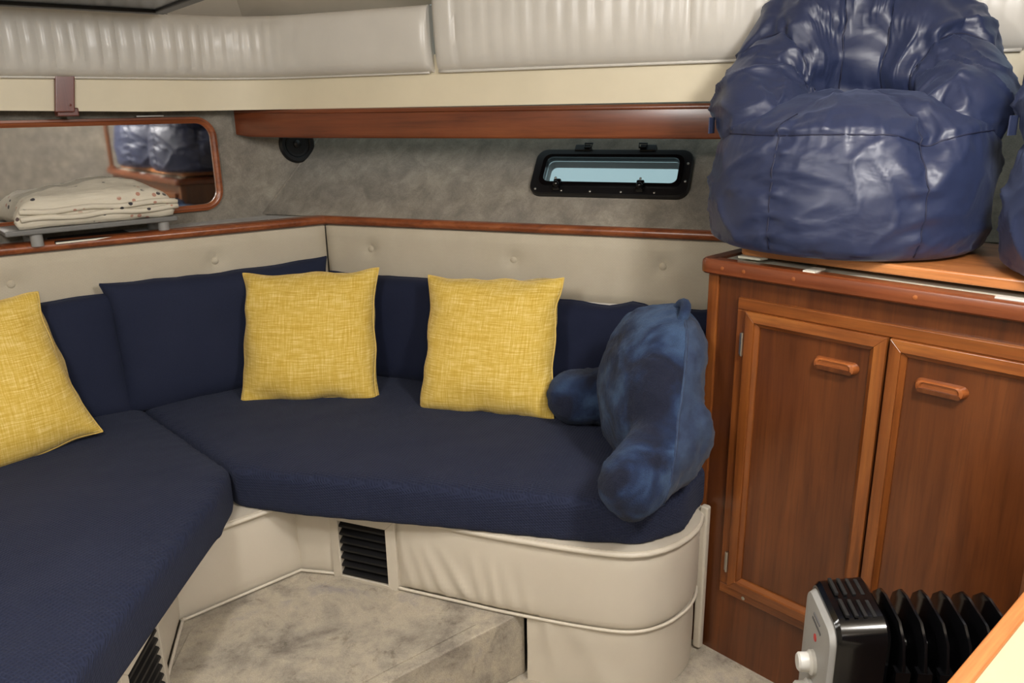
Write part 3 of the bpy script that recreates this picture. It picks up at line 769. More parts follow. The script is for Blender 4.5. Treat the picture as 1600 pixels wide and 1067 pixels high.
bm = NB(); ring = outer + [V((0.575, 1.965, 0)), V((0.70, 2.12, 0)), bl(1.42, 0.02), bl(0, 0.02) + (mt - BN) * 0.02, tl(-1.64, 0.03), V((-2.05, 1.0, 0)), V((-2.05, 0.3, 0))]
prism(bm, [(p.x, p.y) for p in ring], ZT - 0.014, ZT); obj('deck', bm, 'vinyl_base', ST, world=True)
bm = NB(); tube(bm, [p + n_ * 0.012 + Z * (ZT - 0.009) for p, n_ in zip(LT, N_)], 0.0075, 8); obj('lip', bm, 'vinyl_base', ST, world=True, smooth=True)
for pts_ in ((tl(-1.63), tl(-0.03), tl(-0.03, 0.018), tl(-1.63, 0.018)), (bl(0.03), bl(1.40), bl(1.40, 0.018), bl(0.03, 0.018))):
    bm = NB(); prism(bm, [(p.x, p.y) for p in pts_], ZT, 0.785); obj('back_board', bm, 'tufted', ST, world=True)
# padded end flap beside the cabinet
bm = bxm(-0.011, 0.011, -0.011, 0.011, 0.006, 0.425); T = thing('end_flap', 'narrow cream vinyl padded strip hanging between settee base and cabinet', 'vinyl strip', (0.484, 1.797, 0), math.radians(-42))
obj('padded_strip', bm, 'vinyl_base', T, bevel=0.006)

# vents in the base
def vent(name, label, org, dx, wd, z0, z1, nsl, fw):
    rz = math.atan2(dx.y, dx.x); T = thing(name, label, 'vent', org, rz, 'air vents in the settee base')
    h = z1 - z0; b = NB()
    o_ = [(0, z0), (wd, z0), (wd, z1), (0, z1)]; i_ = [(fw, z0 + fw * 0.8), (wd - fw, z0 + fw * 0.8), (wd - fw, z1 - fw), (fw, z1 - fw)]
    for k in range(4):     # four mitred frame sides, each its own part
        q = (k + 1) % 4; b = NB()
        f = [(o_[k], -0.012), (o_[q], -0.012), (i_[q], -0.016), (i_[k], -0.016)]; bk = [(p, 0.004) for p, _ in f]
        va = [b.verts.new((p[0], y, p[1])) for p, y in f]; vb = [b.verts.new((p[0], y, p[1])) for p, y in bk]
        b.faces.new(va); b.faces.new(vb[::-1])
        for m in range(4): b.faces.new((va[m], va[(m + 1) % 4], vb[(m + 1) % 4], vb[m]))
        obj('frame_side', b, 'vinyl_base', T, bevel=0.0015)
    obj('duct', bxm(fw, wd - fw, 0.012, 0.014, z0 + fw * 0.8, z1 - fw), 'black_matte', T)
    zi0, zi1 = i_[0][1], i_[2][1]
    for k in range(nsl):
        zc = zi0 + (k + 0.5) * (zi1 - zi0) / nsl; hh = (zi1 - zi0) / nsl * 0.62
        b = NB(); va = [(fw, -0.012, zc - hh * 0.55), (fw, 0.008, zc + hh * 0.45), (fw, 0.010, zc + hh * 0.6), (fw, -0.011, zc - hh * 0.2)]
        ra = [b.verts.new(p) for p in va]; rb = [b.verts.new((wd - fw, p[1], p[2])) for p in va]
        b.faces.new(ra[::-1]); b.faces.new(rb)
        for m in range(4): b.faces.new((ra[m], ra[(m + 1) % 4], rb[(m + 1) % 4], rb[m]))
        obj('louvre', b, 'black_plastic', T)
p = bo(0.502); vent('air_vent', 'cream framed air vent with black louvres in the settee front', (p.x, p.y, 0), BD, 0.20, 0.172, 0.388, 7, 0.028)
d = (pB - pA).normalized(); p = pB - d * 0.225 + V((d.y, -d.x, 0)) * 0.009
vent('air_vent', 'air vent with dark louvres low in the settee side beneath the slanted navy seat', (p.x, p.y, 0), d, 0.21, 0.185, 0.385, 7, 0.024)

# ------------------------------------------------------------------ raised platform
pe = [V((0.02, 1.712, 0)), V((-0.175, 1.555, 0)), V((-0.62, 1.19, 0)), V((-0.62, 0.3, 0)), pA, pB, pC, pD, bo(0.5), bo(0.7)]
T = thing('floor_platform', 'raised step platform covered in stained mottled beige carpet', 'platform', (-0.4, 1.5, 0), 0, None)
T['kind'] = 'structure'
bm = NB(); prism(bm, [(p.x, p.y) for p in pe], 0.0, ZP - 0.006); obj('step_body', bm, 'platform_carpet', T, world=True, bevel=0.004)
hp = [V((-0.78, 1.40, 0)), V((-0.80, 1.66, 0)), V((-0.585, 1.865, 0)), V((-0.42, 1.80, 0)), V((-0.10, 1.66, 0)), V((-0.24, 1.545, 0)), V((-0.60, 1.25, 0))]
bm = NB(); prism(bm, [(p.x, p.y) for p in hp], ZP - 0.006, ZP - 0.002); obj('hatch_panel', bm, 'platform_carpet', T, world=True, bevel=0.0015)

# ------------------------------------------------------------------ navy seat cushions
def seat(name, label, poly, rad, crown=0.012, seed=0):
    ol = round_poly(poly, rad); c = sum(ol, V((0, 0))) / len(ol)
    o = obj(name, cushion_mesh(ol, ZT + 0.001, 0.512, crown, seed), 'navy_waffle', None, True, True, loc=(c.x, c.y, ZT))
    return tag(o, label, 'seat cushion', 'navy seat cushions')
P_ = lambda v: (v.x, v.y)
seat('seat_cushion', 'navy waffle fabric seat cushion beneath the portlight, rounded at the cabinet end',
     [(-0.72, 1.853), (-0.55, 1.80), (-0.165, 1.722), (0.15, 1.65), (0.30, 1.63), (0.41, 1.69), (0.468, 1.80), (0.60, 1.985), (0.66, 2.12), P_(bl(1.38, 0.06)), P_(bl(0.0, 0.06)), P_(tl(-0.715, 0.05))],
     [0.02, 0.1, 0.2, 0.2, 0.1, 0.08, 0.06, 0.04, 0.04, 0.03, 0.03, 0.01])
seat('seat_cushion', 'navy waffle fabric seat cushion below the mirror, cut slanting at the corner',
     [P_(tl(-0.72, 0.05)), (-0.728, 1.855), (-0.712, 1.72), (-0.722, 1.17), (-0.70, 0.32), (-2.0, 0.32), (-2.0, 1.1), P_(tl(-1.5, 0.05))],
     [0.01, 0.06, 0.16, 0.2, 0.05, 0.05, 0.1, 0.05], 0.02, 5)

# ------------------------------------------------------------------ navy back cushions
def back_cushion(label, base, dirx, wd, ht, th, lean, seed, mat='navy_cotton', **k):
    rz = math.atan2(dirx.y, dirx.x)
    bm, bd = pillow_mesh(wd, ht, th, n=30, seed=seed, **k); bd = tilt(bm, lean, bd)
    T = thing('back_cushion', label, 'cushion', base, rz, 'navy back cushions')
    obj('cover', bm, mat, T, smooth=True)
    b = NB(); tube(b, bd, 0.003, 6, True); obj('seam', b, mat, T, smooth=True)
    return T
kw = dict(pinch=0.015, p=5, wr=0.007, edge=0.42)
back_cushion('navy back cushion leaning on the tufted panel below the mirror, meeting the corner', tl(-0.40, 0.14, 0.508), TD, 0.69, 0.40, 0.13, math.radians(8), 1.3, corner=0.012, **kw)
back_cushion('navy back cushion half hidden by the yellow pillow on the slanted seat', tl(-1.09, 0.145, 0.508), TD, 0.72, 0.375, 0.13, math.radians(9), 4.1, **kw)
back_cushion('navy back cushion in the corner between the two upright yellow pillows', bl(0.40, 0.135, 0.508), BD, 0.68, 0.355, 0.14, math.radians(9), 2.7, mat='navy_back', **kw)
back_cushion('wrinkled dark navy back cushion behind the plush backrest pillow', bl(1.07, 0.125, 0.505), BD, 0.64, 0.315, 0.12, math.radians(9), 6.6, mat='navy_back', pinch=0.01, p=5, wr=0.022, edge=0.42)

# ------------------------------------------------------------------ yellow throw pillows
def throw_pillow(label, base, rz, lean, roll, seed, wd=0.44, ht=0.43, th=0.16):
    bm, bd = pillow_mesh(wd, ht, th, n=34, pinch=0.04, p=2.6, seed=seed, wr=0.014, sag=0.14, corner=-0.006, edge=0.5)
    R0 = Matrix.Translation((0, 0, ht / 2)) @ Matrix.Rotation(roll, 4, 'Y') @ Matrix.Translation((0, 0, -ht / 2)); bm.transform(R0); bd = [R0 @ p for p in bd]
    bd = tilt(bm, lean, bd)
    T = thing('throw_pillow', label, 'pillow', base, rz, 'yellow linen throw pillows')
    obj('cover', bm, 'yellow_linen', T, smooth=True)
    b = NB(); tube(b, bd, 0.0028, 6, True); obj('seam', b, 'yellow_seam', T, smooth=True)
throw_pillow('yellow linen throw pillow standing in the settee corner', (-0.645, 2.345, 0.52), math.radians(1), math.radians(26), math.radians(-1), 1.9, 0.425, 0.42)
throw_pillow('yellow linen throw pillow standing between the corner and the plush backrest pillow', (-0.095, 2.205, 0.518), math.radians(-18), math.radians(24), math.radians(-2.0), 3.4, 0.415, 0.42)
throw_pillow('yellow linen throw pillow leaning on the cushions below the mirror', (-1.335, 1.855, 0.525), math.radians(42), math.radians(26), math.radians(-8), 5.2, 0.46, 0.42)

# ------------------------------------------------------------------ plush backrest pillow with arms
def plush_pillow():
    T = thing('backrest_pillow', 'navy plush backrest pillow with two arms leaning by the cabinet', 'pillow', (0.34, 1.86, 0.52))
    S = []
    S.append(((0.345, 1.885, 0.715), (0.125, 0.26, 0.205), (0, 0.12, 0)))
    S.append(((0.385, 1.875, 0.80), (0.085, 0.19, 0.13), (0, 0.2, 0)))
    S.append(((0.37, 1.88, 0.61), (0.11, 0.26, 0.10), (0, 0, 0)))
    for k in range(6):      # near arm, reaching over the seat front
        f = k / 5; S.append(((0.385 - 0.125 * f, 1.70 - 0.125 * f, 0.665 - 0.062 * f), (0.082 - 0.006 * f, 0.076, 0.112 - 0.026 * f), (0, 0, 0.2)))
    for k in range(6):      # far arm
        f = k / 5; S.append(((0.38 - 0.20 * f, 2.07 + 0.03 * f, 0.63 - 0.02 * f), (0.085, 0.075, 0.092 - 0.01 * f), (0, 0, 0)))
    bm = blob_mesh(S, 0.011, 8)
    for v in bm.verts:
        n_ = v.normal; v.co += n_ * (0.006 * fbm(v.co, 16, 3) + 0.003 * noise.noise(v.co * 55))
        if v.co.z < 0.522: v.co.z = 0.522
    bmesh.ops.bisect_plane(bm, geom=bm.verts[:] + bm.edges[:] + bm.faces[:], plane_co=(0.189, 0, 0), plane_no=(1, 0, -0.24))
    for f in bm.faces:
        c = f.calc_center_median()
        if c.x > 0.405 - 0.24 * (0.90 - c.z) and c.y < 1.86: f.material_index = 1
    o = obj('body', bm, 'plush', T, world=True, smooth=True); o.data.materials.append(M['plush_side'])
    b = NB(); me = o.data; off = wm(o)
    mats = {}
    for p in me.polygons:
        for ek in p.edge_keys: mats.setdefault(ek, set()).add(p.material_index)
    nb = {}
    for (i, j), s in mats.items():
        if len(s) == 2: nb.setdefault(i, []).append(j); nb.setdefault(j, []).append(i)
    seen = set(); best = []
    for st in sorted(nb, key=lambda i: len(nb[i])):
        if st in seen: continue
        ch = [st]; seen.add(st)
        while True:
            nx = [j for j in nb[ch[-1]] if j not in seen]
            if not nx: break
            ch.append(nx[0]); seen.add(nx[0])
        if len(ch) > len(best): best = ch
    pts = [off @ me.vertices[i].co for i in best]
    for _ in range(6): pts = [pts[0]] + [(pts[k - 1] + pts[k] * 2 + pts[k + 1]) / 4 for k in range(1, len(pts) - 1)] + [pts[-1]]
    if len(pts) > 8: tube(b, pts[::2], 0.0035, 6); obj('piping', b, 'plush_side', T, world=True, smooth=True); b = NB()
    c = V((0.405, 1.845, 0.915))
    tube(b, [c + V((0.012 * math.sin(a), 0.036 * math.cos(a) - 0.004, 0.026 * math.sin(a))) for a in [2 * PI * k / 20 for k in range(20)]], 0.013, 10, True, V((1, 0, 0)))
    obj('handle_loop', b, 'plush', T, world=True, smooth=True)
plush_pillow()

# ------------------------------------------------------------------ teak cabinet with counter
CO = V((0.475, 1.835, 0)); CR = math.atan2(-0.731, 0.682)
CB = thing('cabinet', 'varnished teak cabinet with two panelled doors', 'cabinet', CO, CR)
CW, CD, CH = 1.38, 0.46, 1.02
obj('body', bxm(0.0, CW, 0.004, CD, 0.0, CH - 0.002), 'wood_panel', CB)
obj('corner_post', bxm(-0.006, 0.022, -0.002, 0.03, 0.0, CH - 0.003), 'wood_z', CB, bevel=0.003)
FX0, FX1, FZ0, FZ1 = 0.080, 0.780, 0.195, 0.972
for nm, a in (('frame_rail', (FX0, FX1, -0.008, 0.006, FZ1 - 0.027, FZ1)), ('frame_rail', (FX0, FX1, -0.008, 0.006, FZ0, FZ0 + 0.027)), ('frame_stile', (FX0, FX0 + 0.025, -0.008, 0.006, FZ0 + 0.027, FZ1 - 0.027)), ('frame_stile', (FX1 - 0.025, FX1, -0.008, 0.006, FZ0 + 0.027, FZ1 - 0.027))):
    obj(nm, bxm(*a), 'wood_x' if 'rail' in nm else 'wood_z', CB, bevel=0.0025)
def door(x0, x1, z0, z1, hx, hinge_left):
    w_ = x1 - x0; h = z1 - z0; fw = 0.034
    D_ = obj('door', bxm(0.004, w_ - 0.004, 0.0, 0.004, 0.004, h - 0.004), 'wood_panel', CB, loc=(x0, -0.004, z0))
    def mitre(k):
        o_ = [(0, 0), (w_, 0), (w_, h), (0, h)]; i_ = [(fw, fw), (w_ - fw, fw), (w_ - fw, h - fw), (fw, h - fw)]; q = (k + 1) % 4
        m_ = [((a[0] * 0.3 + b[0] * 0.7), (a[1] * 0.3 + b[1] * 0.7)) for a, b in zip(o_, i_)]
        rows = [[(o_[k], 0.003), (o_[q], 0.003)], [(o_[k], -0.013), (o_[q], -0.013)], [(m_[k], -0.015), (m_[q], -0.015)], [(m_[k], -0.010), (m_[q], -0.010)], [(i_[k], -0.004), (i_[q], -0.004)], [(i_[k], 0.003), (i_[q], 0.003)]]
        b = NB(); vv = [[b.verts.new((p[0], y, p[1])) for p, y in r] for r in rows]
        for r, s in zip(vv, vv[1:] + vv[:1]): b.faces.new((r[0], r[1], s[1], s[0]))
        b.faces.new([r[0] for r in vv]); b.faces.new([r[1] for r in vv][::-1]); return b
    for k in range(4): obj('door_rail' if k in (0, 2) else 'door_stile', mitre(k), 'wood_x' if k in (0, 2) else 'wood_z', D_, bevel=0.0012)
    # oval finger-pull handle
    hz = 0.862 - z0; hw, hh = 0.046, 0.0125
    b = NB(); ol = rr_outline(-hw, hw, -hh, hh, hh * 0.99, 8)
    rows = [[b.verts.new((x * f, y, z * f)) for x, z in ol] for f, y in ((1.08, 0.0), (1.0, -0.010), (0.94, -0.016), (0.80, -0.018), (0.72, -0.014))]
    for r, s in zip(rows, rows[1:]):
        for i in range(len(r)): b.faces.new((r[i], r[(i + 1) % len(r)], s[(i + 1) % len(r)], s[i]))
    b.faces.new(rows[-1]); b.faces.new(rows[0][::-1])
    b.transform(Matrix.Translation((hx - x0, 0.001, hz))); obj('handle', b, 'wood_handle', D_, smooth='auto')
    b = NB(); ol = rr_outline(-hw * 0.86, hw * 0.86, -hh * 0.95, -hh * 0.25, hh * 0.3, 4); a_ = [b.verts.new((x, -0.0185, z)) for x, z in ol]; c_ = [b.verts.new((x, -0.012, z)) for x, z in ol]
    b.faces.new(a_); b.faces.new(c_[::-1])
    for i in range(len(a_)): b.faces.new((a_[i], a_[(i + 1) % len(a_)], c_[(i + 1) % len(a_)], c_[i]))
    b.transform(Matrix.Translation((hx - x0, 0.001, hz))); obj('finger_slot', b, 'wood_panel', D_)
    for zz in (0.866, 0.293):
        b = NB(); xx = 0.0 if hinge_left else w_
        tube(b, [(xx - 0.003, -0.0145, zz - z0 - 0.028), (xx - 0.003, -0.0145, zz - z0 + 0.028)], 0.0035, 8); box(b, xx - 0.010, xx - 0.003, -0.013, -0.0105, zz - z0 - 0.026, zz - z0 + 0.026)
        obj('hinge', b, 'steel', D_)
door(0.106, 0.424, 0.222, 0.945, 0.322, True)
door(0.430, 0.754, 0.222, 0.945, 0.532, False)
for x in (0.40, 0.15):
    b = NB(); lathe(b, [(0.005, 0), (0.005, 0.001), (0.001, 0.0015)], 10); b.transform(Matrix.Translation((x, -0.0085, 0.205)) @ Matrix.Rotation(PI / 2, 4, 'X')); obj('plug', b, 'wood_light' if x > 0.2 else 'steel', CB)
# counter: white laminate with rounded wooden edge
CT = thing('counter', 'pale laminate counter with rounded wooden edge on the teak cabinet', 'counter', CO + Z * CH, CR)
cp = [(-0.022, CD + 0.02), (-0.022, -0.026), (CW + 0.02, -0.026), (CW + 0.02, CD + 0.02)]
ol = round_poly(cp, [0.001, 0.03, 0.02, 0.001], 6)
b = NB(); inn = [(0.016, CD + 0.02), (0.016, 0.01), (CW - 0.02, 0.01), (CW - 0.02, CD + 0.02)]; prism(b, inn, 0.0, 0.029); obj('laminate_top', b, 'white_laminate', CT)
P = [V((p.x, p.y, 0)) for p in resample(ol, 0.03, True)]; P = [p for p in P if not (p.y > CD + 0.019 and -0.02 < p.x < CW + 0.019)]
k0 = min(range(len(P)), key=lambda k: (P[k] - V((-0.022, CD + 0.02, 0))).length); P = P[k0:] + P[:k0]
b = NB(); fr = []
for i, p in enumerate(P):
    t_ = (P[min(i + 1, len(P) - 1)] - P[max(i - 1, 0)]).normalized(); fr.append((p, V((t_.y, -t_.x, 0)), Z))
pr = [(-0.036, 0.0), (-0.006, 0.0), (-0.001, 0.004), (0.0, 0.012), (0.0, 0.024), (-0.002, 0.031), (-0.007, 0.035), (-0.036, 0.035)]
extrude_prof(b, pr, fr); obj('wooden_edge', b, 'wood_rail', CT, smooth='auto')
for x in (0.045, 0.10, 0.22, 0.47):
    b = NB(); lathe(b, [(0.0045, 0), (0.0045, 0.0012), (0.001, 0.0018)], 10); b.transform(Matrix.Translation((x, -0.026, 0.018)) @ Matrix.Rotation(PI / 2, 4, 'X')); obj('plug', b, 'wood_handle', CT)
T = thing('wooden_board', 'loose varnished wooden board lying on the counter under the bean bags', 'board', CO + Z * (CH + 0.036), CR)
b = NB(); prism(b, round_poly([(0.045, 0.035), (1.30, 0.042), (1.30, 0.43), (0.045, 0.43)], [0.03, 0.02, 0.02, 0.02]), 0.006, 0.028); obj('plank', b, 'wood_light', T, bevel=0.004)
for x in (0.16, 0.66, 1.2): obj('batten', bxm(x, x + 0.04, 0.07, 0.41, 0.0, 0.007), 'black_matte', T)
b = NB(); prism(b, [(0.055, 0.022), (0.11, 0.024), (0.115, 0.05), (0.06, 0.06)], 0.001, 0.006); obj('veneer_chip', b, 'white_laminate', T)
T = thing('counter_strip', 'short pale plastic strip lying on the counter edge', 'strip', CO + Z * (CH + 0.035), CR)
obj('strip_body', bxm(0.235, 0.262, -0.018, 0.03, 0.0, 0.003), 'paint_white', T)
T = thing('clear_strip', 'short translucent plastic strip lying on the counter near the wooden board', 'strip', CO + Z * (CH + 0.035), CR)
obj('strip_body', bxm(0.60, 0.68, -0.012, 0.008, 0.0, 0.003), 'white_plastic', T)

T = thing('grab_post', 'slim round wooden grab post standing on the counter end', 'post', CO + Z * (CH + 0.035), CR)
b = NB(); lathe(b, [(0.014, 0.0), (0.014, 0.86), (0.013, 0.861)], 20, (1.345, 0.0, 0)); obj('post_shaft', b, 'wood_z', T, smooth='auto')
b = NB(); lathe(b, [(0.026, 0.0), (0.026, 0.008), (0.02, 0.012)], 20, (1.345, 0.0, 0)); obj('foot_collar', b, 'wood_rail', T, smooth='auto')

# ------------------------------------------------------------------ bean bag chairs
def cloth_relax(bm, seam, pin, frames, press, shrink_body, shrink_seam, bend=0.3, tens=15, grav=0.02, ground=None, subd=True):
    """let a pressurised fabric shell settle: surplus cloth buckles, seams pull tight"""
    me = bpy.data.meshes.new('tmp'); bm.verts.ensure_lookup_table(); bm.verts.index_update(); bm.to_mesh(me); bm.free()
    o = bpy.data.objects.new('tmp', me); COL.objects.link(o)
    gs = o.vertex_groups.new(name='seam'); gp = o.vertex_groups.new(name='pin')
    for i, w_ in seam.items(): gs.add([i], w_, 'REPLACE')
    if pin: gp.add(list(pin), 1.0, 'REPLACE')
    c = o.modifiers.new('cloth', 'CLOTH'); s = c.settings
    s.quality = 4; s.mass = 0.1; s.tension_stiffness = tens; s.compression_stiffness = tens; s.shear_stiffness = 5; s.bending_stiffness = bend
    s.use_pressure = True; s.uniform_pressure_force = press; s.use_pressure_volume = True; s.target_volume = 0
    s.vertex_group_shrink = 'seam'; s.shrink_min = shrink_body; s.shrink_max = shrink_seam
    s.effector_weights.gravity = grav; s.air_damping = 3; s.tension_damping = 5
    if pin: s.vertex_group_mass = 'pin'; s.pin_stiffness = 1.0
    c.collision_settings.use_collision = False
    for f in range(1, frames + 1): SC.frame_set(f)
    dg = bpy.context.evaluated_depsgraph_get(); me2 = bpy.data.meshes.new_from_object(o.evaluated_get(dg))
    bpy.data.objects.remove(o); bpy.data.meshes.remove(me)
    SC.frame_set(1)
    for p in me2.polygons: p.use_smooth = True
    return me2

def bag_base_mesh():
    """drum with vertical seams and a seam round the upper rim"""
    n = 150; bm = NB(); rings = []; R = 0.292; Hh = 0.265
    prof = [(0.10, 0.0), (0.18, 0.0), (0.235, 0.0), (0.272, 0.002), (0.285, 0.010)]
    prof += [(0.290 + 0.004 * math.sin(PI * k / 17), 0.020 + (Hh - 0.020) * k / 17) for k in range(18)]
    prof += [(0.278, Hh + 0.004), (0.262, Hh + 0.010), (0.245, Hh + 0.017), (0.225, Hh + 0.022), (0.2, Hh + 0.027), (0.17, Hh + 0.03), (0.14, Hh + 0.03), (0.10, Hh + 0.028), (0.06, Hh + 0.026)]
    seam = {}; pin = set(); lines = {}
    sa = [math.radians(a) for a in (-122, -62, 0, 60, 120, 178)]; rim = 4 + 17
    for i, (r, z) in enumerate(prof):
        row = []
        for k in range(n):
            a = 2 * PI * k / n; rr = r
            if 4 < i: rr *= 1 + 0.02 * math.cos(2 * a)
            if z > 0.05: rr *= 1 + 0.012 * noise.noise(V((math.cos(a) * 5, math.sin(a) * 5, z * 14)))
            v = bm.verts.new((rr * math.cos(a), rr * math.sin(a) * 0.96, z)); row.append(v)
        rings.append(row)
    bm.verts.index_update()
    for i, (r, z) in enumerate(prof):
        for k in range(n):
            a = 2 * PI * k / n; w_ = 0.0; idx = i * n + k
            if i >= 4:
                for q, s in enumerate(sa):
                    d = abs((a - s + PI) % (2 * PI) - PI) * r
                    if d < 0.007: w_ = 1.0; 
                    if d < 0.0065 and i <= 26: lines.setdefault(('v', q), []).append((i, d, idx))
            if i == rim: w_ = 1.0; lines.setdefault(('r', 0), []).append((k, 0, idx))
            if w_: seam[idx] = w_
            if i <= 3: pin.add(idx)
    for a, b in zip(rings, rings[1:]):
        for k in range(n): bm.faces.new((a[k], a[(k + 1) % n], b[(k + 1) % n], b[k]))
    bm.faces.new(rings[0][::-1])
    c = bm.verts.new((0, 0, Hh + 0.024))
    for k in range(n): bm.faces.new((rings[-1][k], rings[-1][(k + 1) % n], c))
    bmesh.ops.recalc_face_normals(bm, faces=bm.faces[:])
    ln = []
    for key, L_ in lines.items():
        L_.sort()
        best = {}
        for a, d, idx in L_:
            if a not in best or d < best[a][0]: best[a] = (d, idx)
        ln.append((key, [best[a][1] for a in sorted(best)]))
    return bm, seam, pin, ln

def bag_back_mesh():
    """horseshoe roll rising to the back, gathered by cross seams"""
    nu, nv = 150, 44; bm = NB(); rings = []; seam = {}; pin = set(); lines = []
    sl = [0.22, 0.42, 0.62, 0.80]
    for i in range(nu + 1):
        u = i / nu; a = math.radians(222 - 264 * u); h = math.sin(PI * u)
        e = min(1.0, (min(u, 1 - u) / 0.10 + 0.0)); e = math.sqrt(max(0.0, 1 - (1 - e) ** 2)); e = max(e, 0.06)
        h2 = h ** 2.3; zc = 0.285 + 0.195 * h2; hz = (0.085 + 0.165 * h2) * e; hw = (0.085 + 0.02 * h) * e
        rc = 0.20 + 0.005 * h
        row = []
        for j in range(nv):
            t_ = 2 * PI * j / nv; x = hw * math.cos(t_); z = hz * math.sin(t_)
            lean = 0.10 * (z / max(hz, 1e-4)) * h2 - 0.06 * max(0, z / max(hz, 1e-4)) * (h - h2)
            r = rc + x + lean * 0.55
            g = 1 - 0.05 * max(math.exp(-((u - s) / 0.012) ** 2) for s in sl)
            r = rc + (r - rc) * g
            nn = 0.012 * noise.noise(V((u * 9, math.cos(t_) * 2, math.sin(t_) * 2)))
            row.append(bm.verts.new(((r + nn) * math.cos(a), (r + nn) * math.sin(a) * 0.98, max(0.2, zc + z * g))))
        rings.append(row)
    for i in range(nu + 1):
        u = i / nu
        for j in range(nv):
            idx = i * nv + j; t_ = 2 * PI * j / nv
            if min(abs(u - s) for s in sl) < 0.0045: seam[idx] = 1.0
            if math.sin(t_) < -0.8 : pin.add(idx)
            if abs(j - nv // 4) < 1 : seam[idx] = 0.8
    for s in sl:
        i = round(s * nu); lines.append((('c', s), [i * nv + j for j in range(nv)]))
    for a, b in zip(rings, rings[1:]):
        for j in range(nv): bm.faces.new((a[j], a[(j + 1) % nv], b[(j + 1) % nv], b[j]))
    bm.faces.new(rings[0][::-1]); bm.faces.new(rings[-1])
    bmesh.ops.recalc_face_normals(bm, faces=bm.faces[:])
    return bm, seam, pin, lines

def subdivided(me):
    o = bpy.data.objects.new('tmp', me); COL.objects.link(o)
    sb = o.modifiers.new('s', 'SUBSURF'); sb.levels = 1
    me2 = bpy.data.meshes.new_from_object(o.evaluated_get(bpy.context.evaluated_depsgraph_get()))
    bpy.data.objects.remove(o); bpy.data.meshes.remove(me)
    for p in me2.polygons: p.use_smooth = True
    return me2

def crumple(me, amp, seed, zmin=0.02):
    """sharp creases and puckers in the loose nylon"""
    new = []
    for v in me.vertices:
        c = v.co
        if c.z < zmin: new.append(c.copy()); continue
        wv = V((noise.noise(c * 5), noise.noise(c * 5 + V((4, 4, 4))), noise.noise(c * 5 + V((9, 2, 4)))))
        q = V((c.x * 4.2 + seed, c.y * 4.2, c.z * 6)) + wv * 0.55
        r = max(0, 1 - abs(noise.noise(q)) * 1.5) ** 7; r2 = max(0, 1 - abs(noise.noise(q * 2.3 + V((7, 1, 3)))) * 1.5) ** 6
        big = noise.noise(q * 0.8 + V((3, 8, 1)))
        d = amp * (0.9 * r + 0.45 * r2 + 0.7 * big - 0.3)
        a = math.degrees(math.atan2(c.y, c.x)); rr = math.hypot(c.x, c.y)
        if c.z < 0.29 and rr > 0.2:      # puckers running out from the upright seams and down from the rim
            ds = min(abs((a - s + 180) % 360 - 180) for s in (-122, -62, 0, 60, 120, 178)) * PI / 180 * rr
            k = max(0, 1 - abs(noise.noise(V((a * 0.012 + seed, c.z * 26 + 5 * ds, seed)))) * 1.6) ** 4
            d += 0.0085 * math.exp(-ds / 0.05) * (k - 0.3)
            d += 0.006 * math.exp(-abs(0.262 - c.z) / 0.03) * noise.noise(V((a * 0.35, c.z * 6, seed)))
        new.append(c + v.normal * d)
    for v, p in zip(me.vertices, new): v.co = p

BAG1 = (0.775, 1.835, CH + 0.065); BAG1_RZ = math.radians(-21)
def pressed(p):
    """bag fabric pressed flat where it meets the padded side"""
    fm = frame_of(BAG1, BAG1_RZ); q = fm @ p; d = (q - RP).dot(RN); lim = 0.012 if q.z < 1.5 else 0.07
    if d < lim: q = q + RN * (lim - d) * 0.97
    return fm.inverted() @ q
def bag_parts():
    out = []
    for nm, fn, pr, body, seam_, amp in (('base', bag_base_mesh, 2.5, -0.025, 0.02, 0.008), ('back_roll', bag_back_mesh, 6, -0.08, 0.02, 0.017)):
        bm, se, pi_, ln = fn(); me = cloth_relax(bm, se, pi_, 20, pr, body, seam_, 0.12)
        nv0 = len(me.vertices); me = subdivided(me)      # the first nv0 vertices stay those of the coarse mesh
        crumple(me, amp, 3.0); me.name = nm; me.materials.append(M['nylon']); me.update()
        out.append((nm, me, [[me.vertices[i].co + me.vertices[i].normal * 0.0006 for i in ids] + ([me.vertices[ids[0]].co.copy()] if key[0] in 'rc' else []) for key, ids in ln]))
    return out
BAG_B = bag_parts(); BAG_A = []
for nm, me, lines in BAG_B:
    mc = me.copy()
    for v in mc.vertices: v.co = pressed(v.co)
    BAG_A.append((nm, mc, [[pressed(p) for p in pts] for pts in lines]))
def bean_bag(label, loc, rz, parts):
    T = thing('bean_bag_chair', label, 'bean bag', loc, rz, 'navy bean bags on the counter')
    for nm, me, lines in parts:
        o = bpy.data.objects.new(nm, me); COL.objects.link(o); o.parent = T
        for pts in lines:
            b = NB(); tube(b, pts, 0.0016, 5); obj('seam', b, 'nylon_seam', o, smooth=True)
    b = bxm(-0.016, 0.016, -0.0012, 0.0012, -0.018, 0.018); b.transform(Matrix.Translation((-0.305, -0.045, 0.268)) @ Matrix.Rotation(math.radians(75), 4, 'Z')); obj('tab', b, 'nylon', T)
    return T
bean_bag('big glossy navy bean bag chair on the counter corner beside the settee', BAG1, BAG1_RZ, BAG_A)
bean_bag('glossy navy bean bag chair farther along the counter, away from the settee', (1.205, 1.36, CH + 0.065), math.radians(-40), BAG_B)

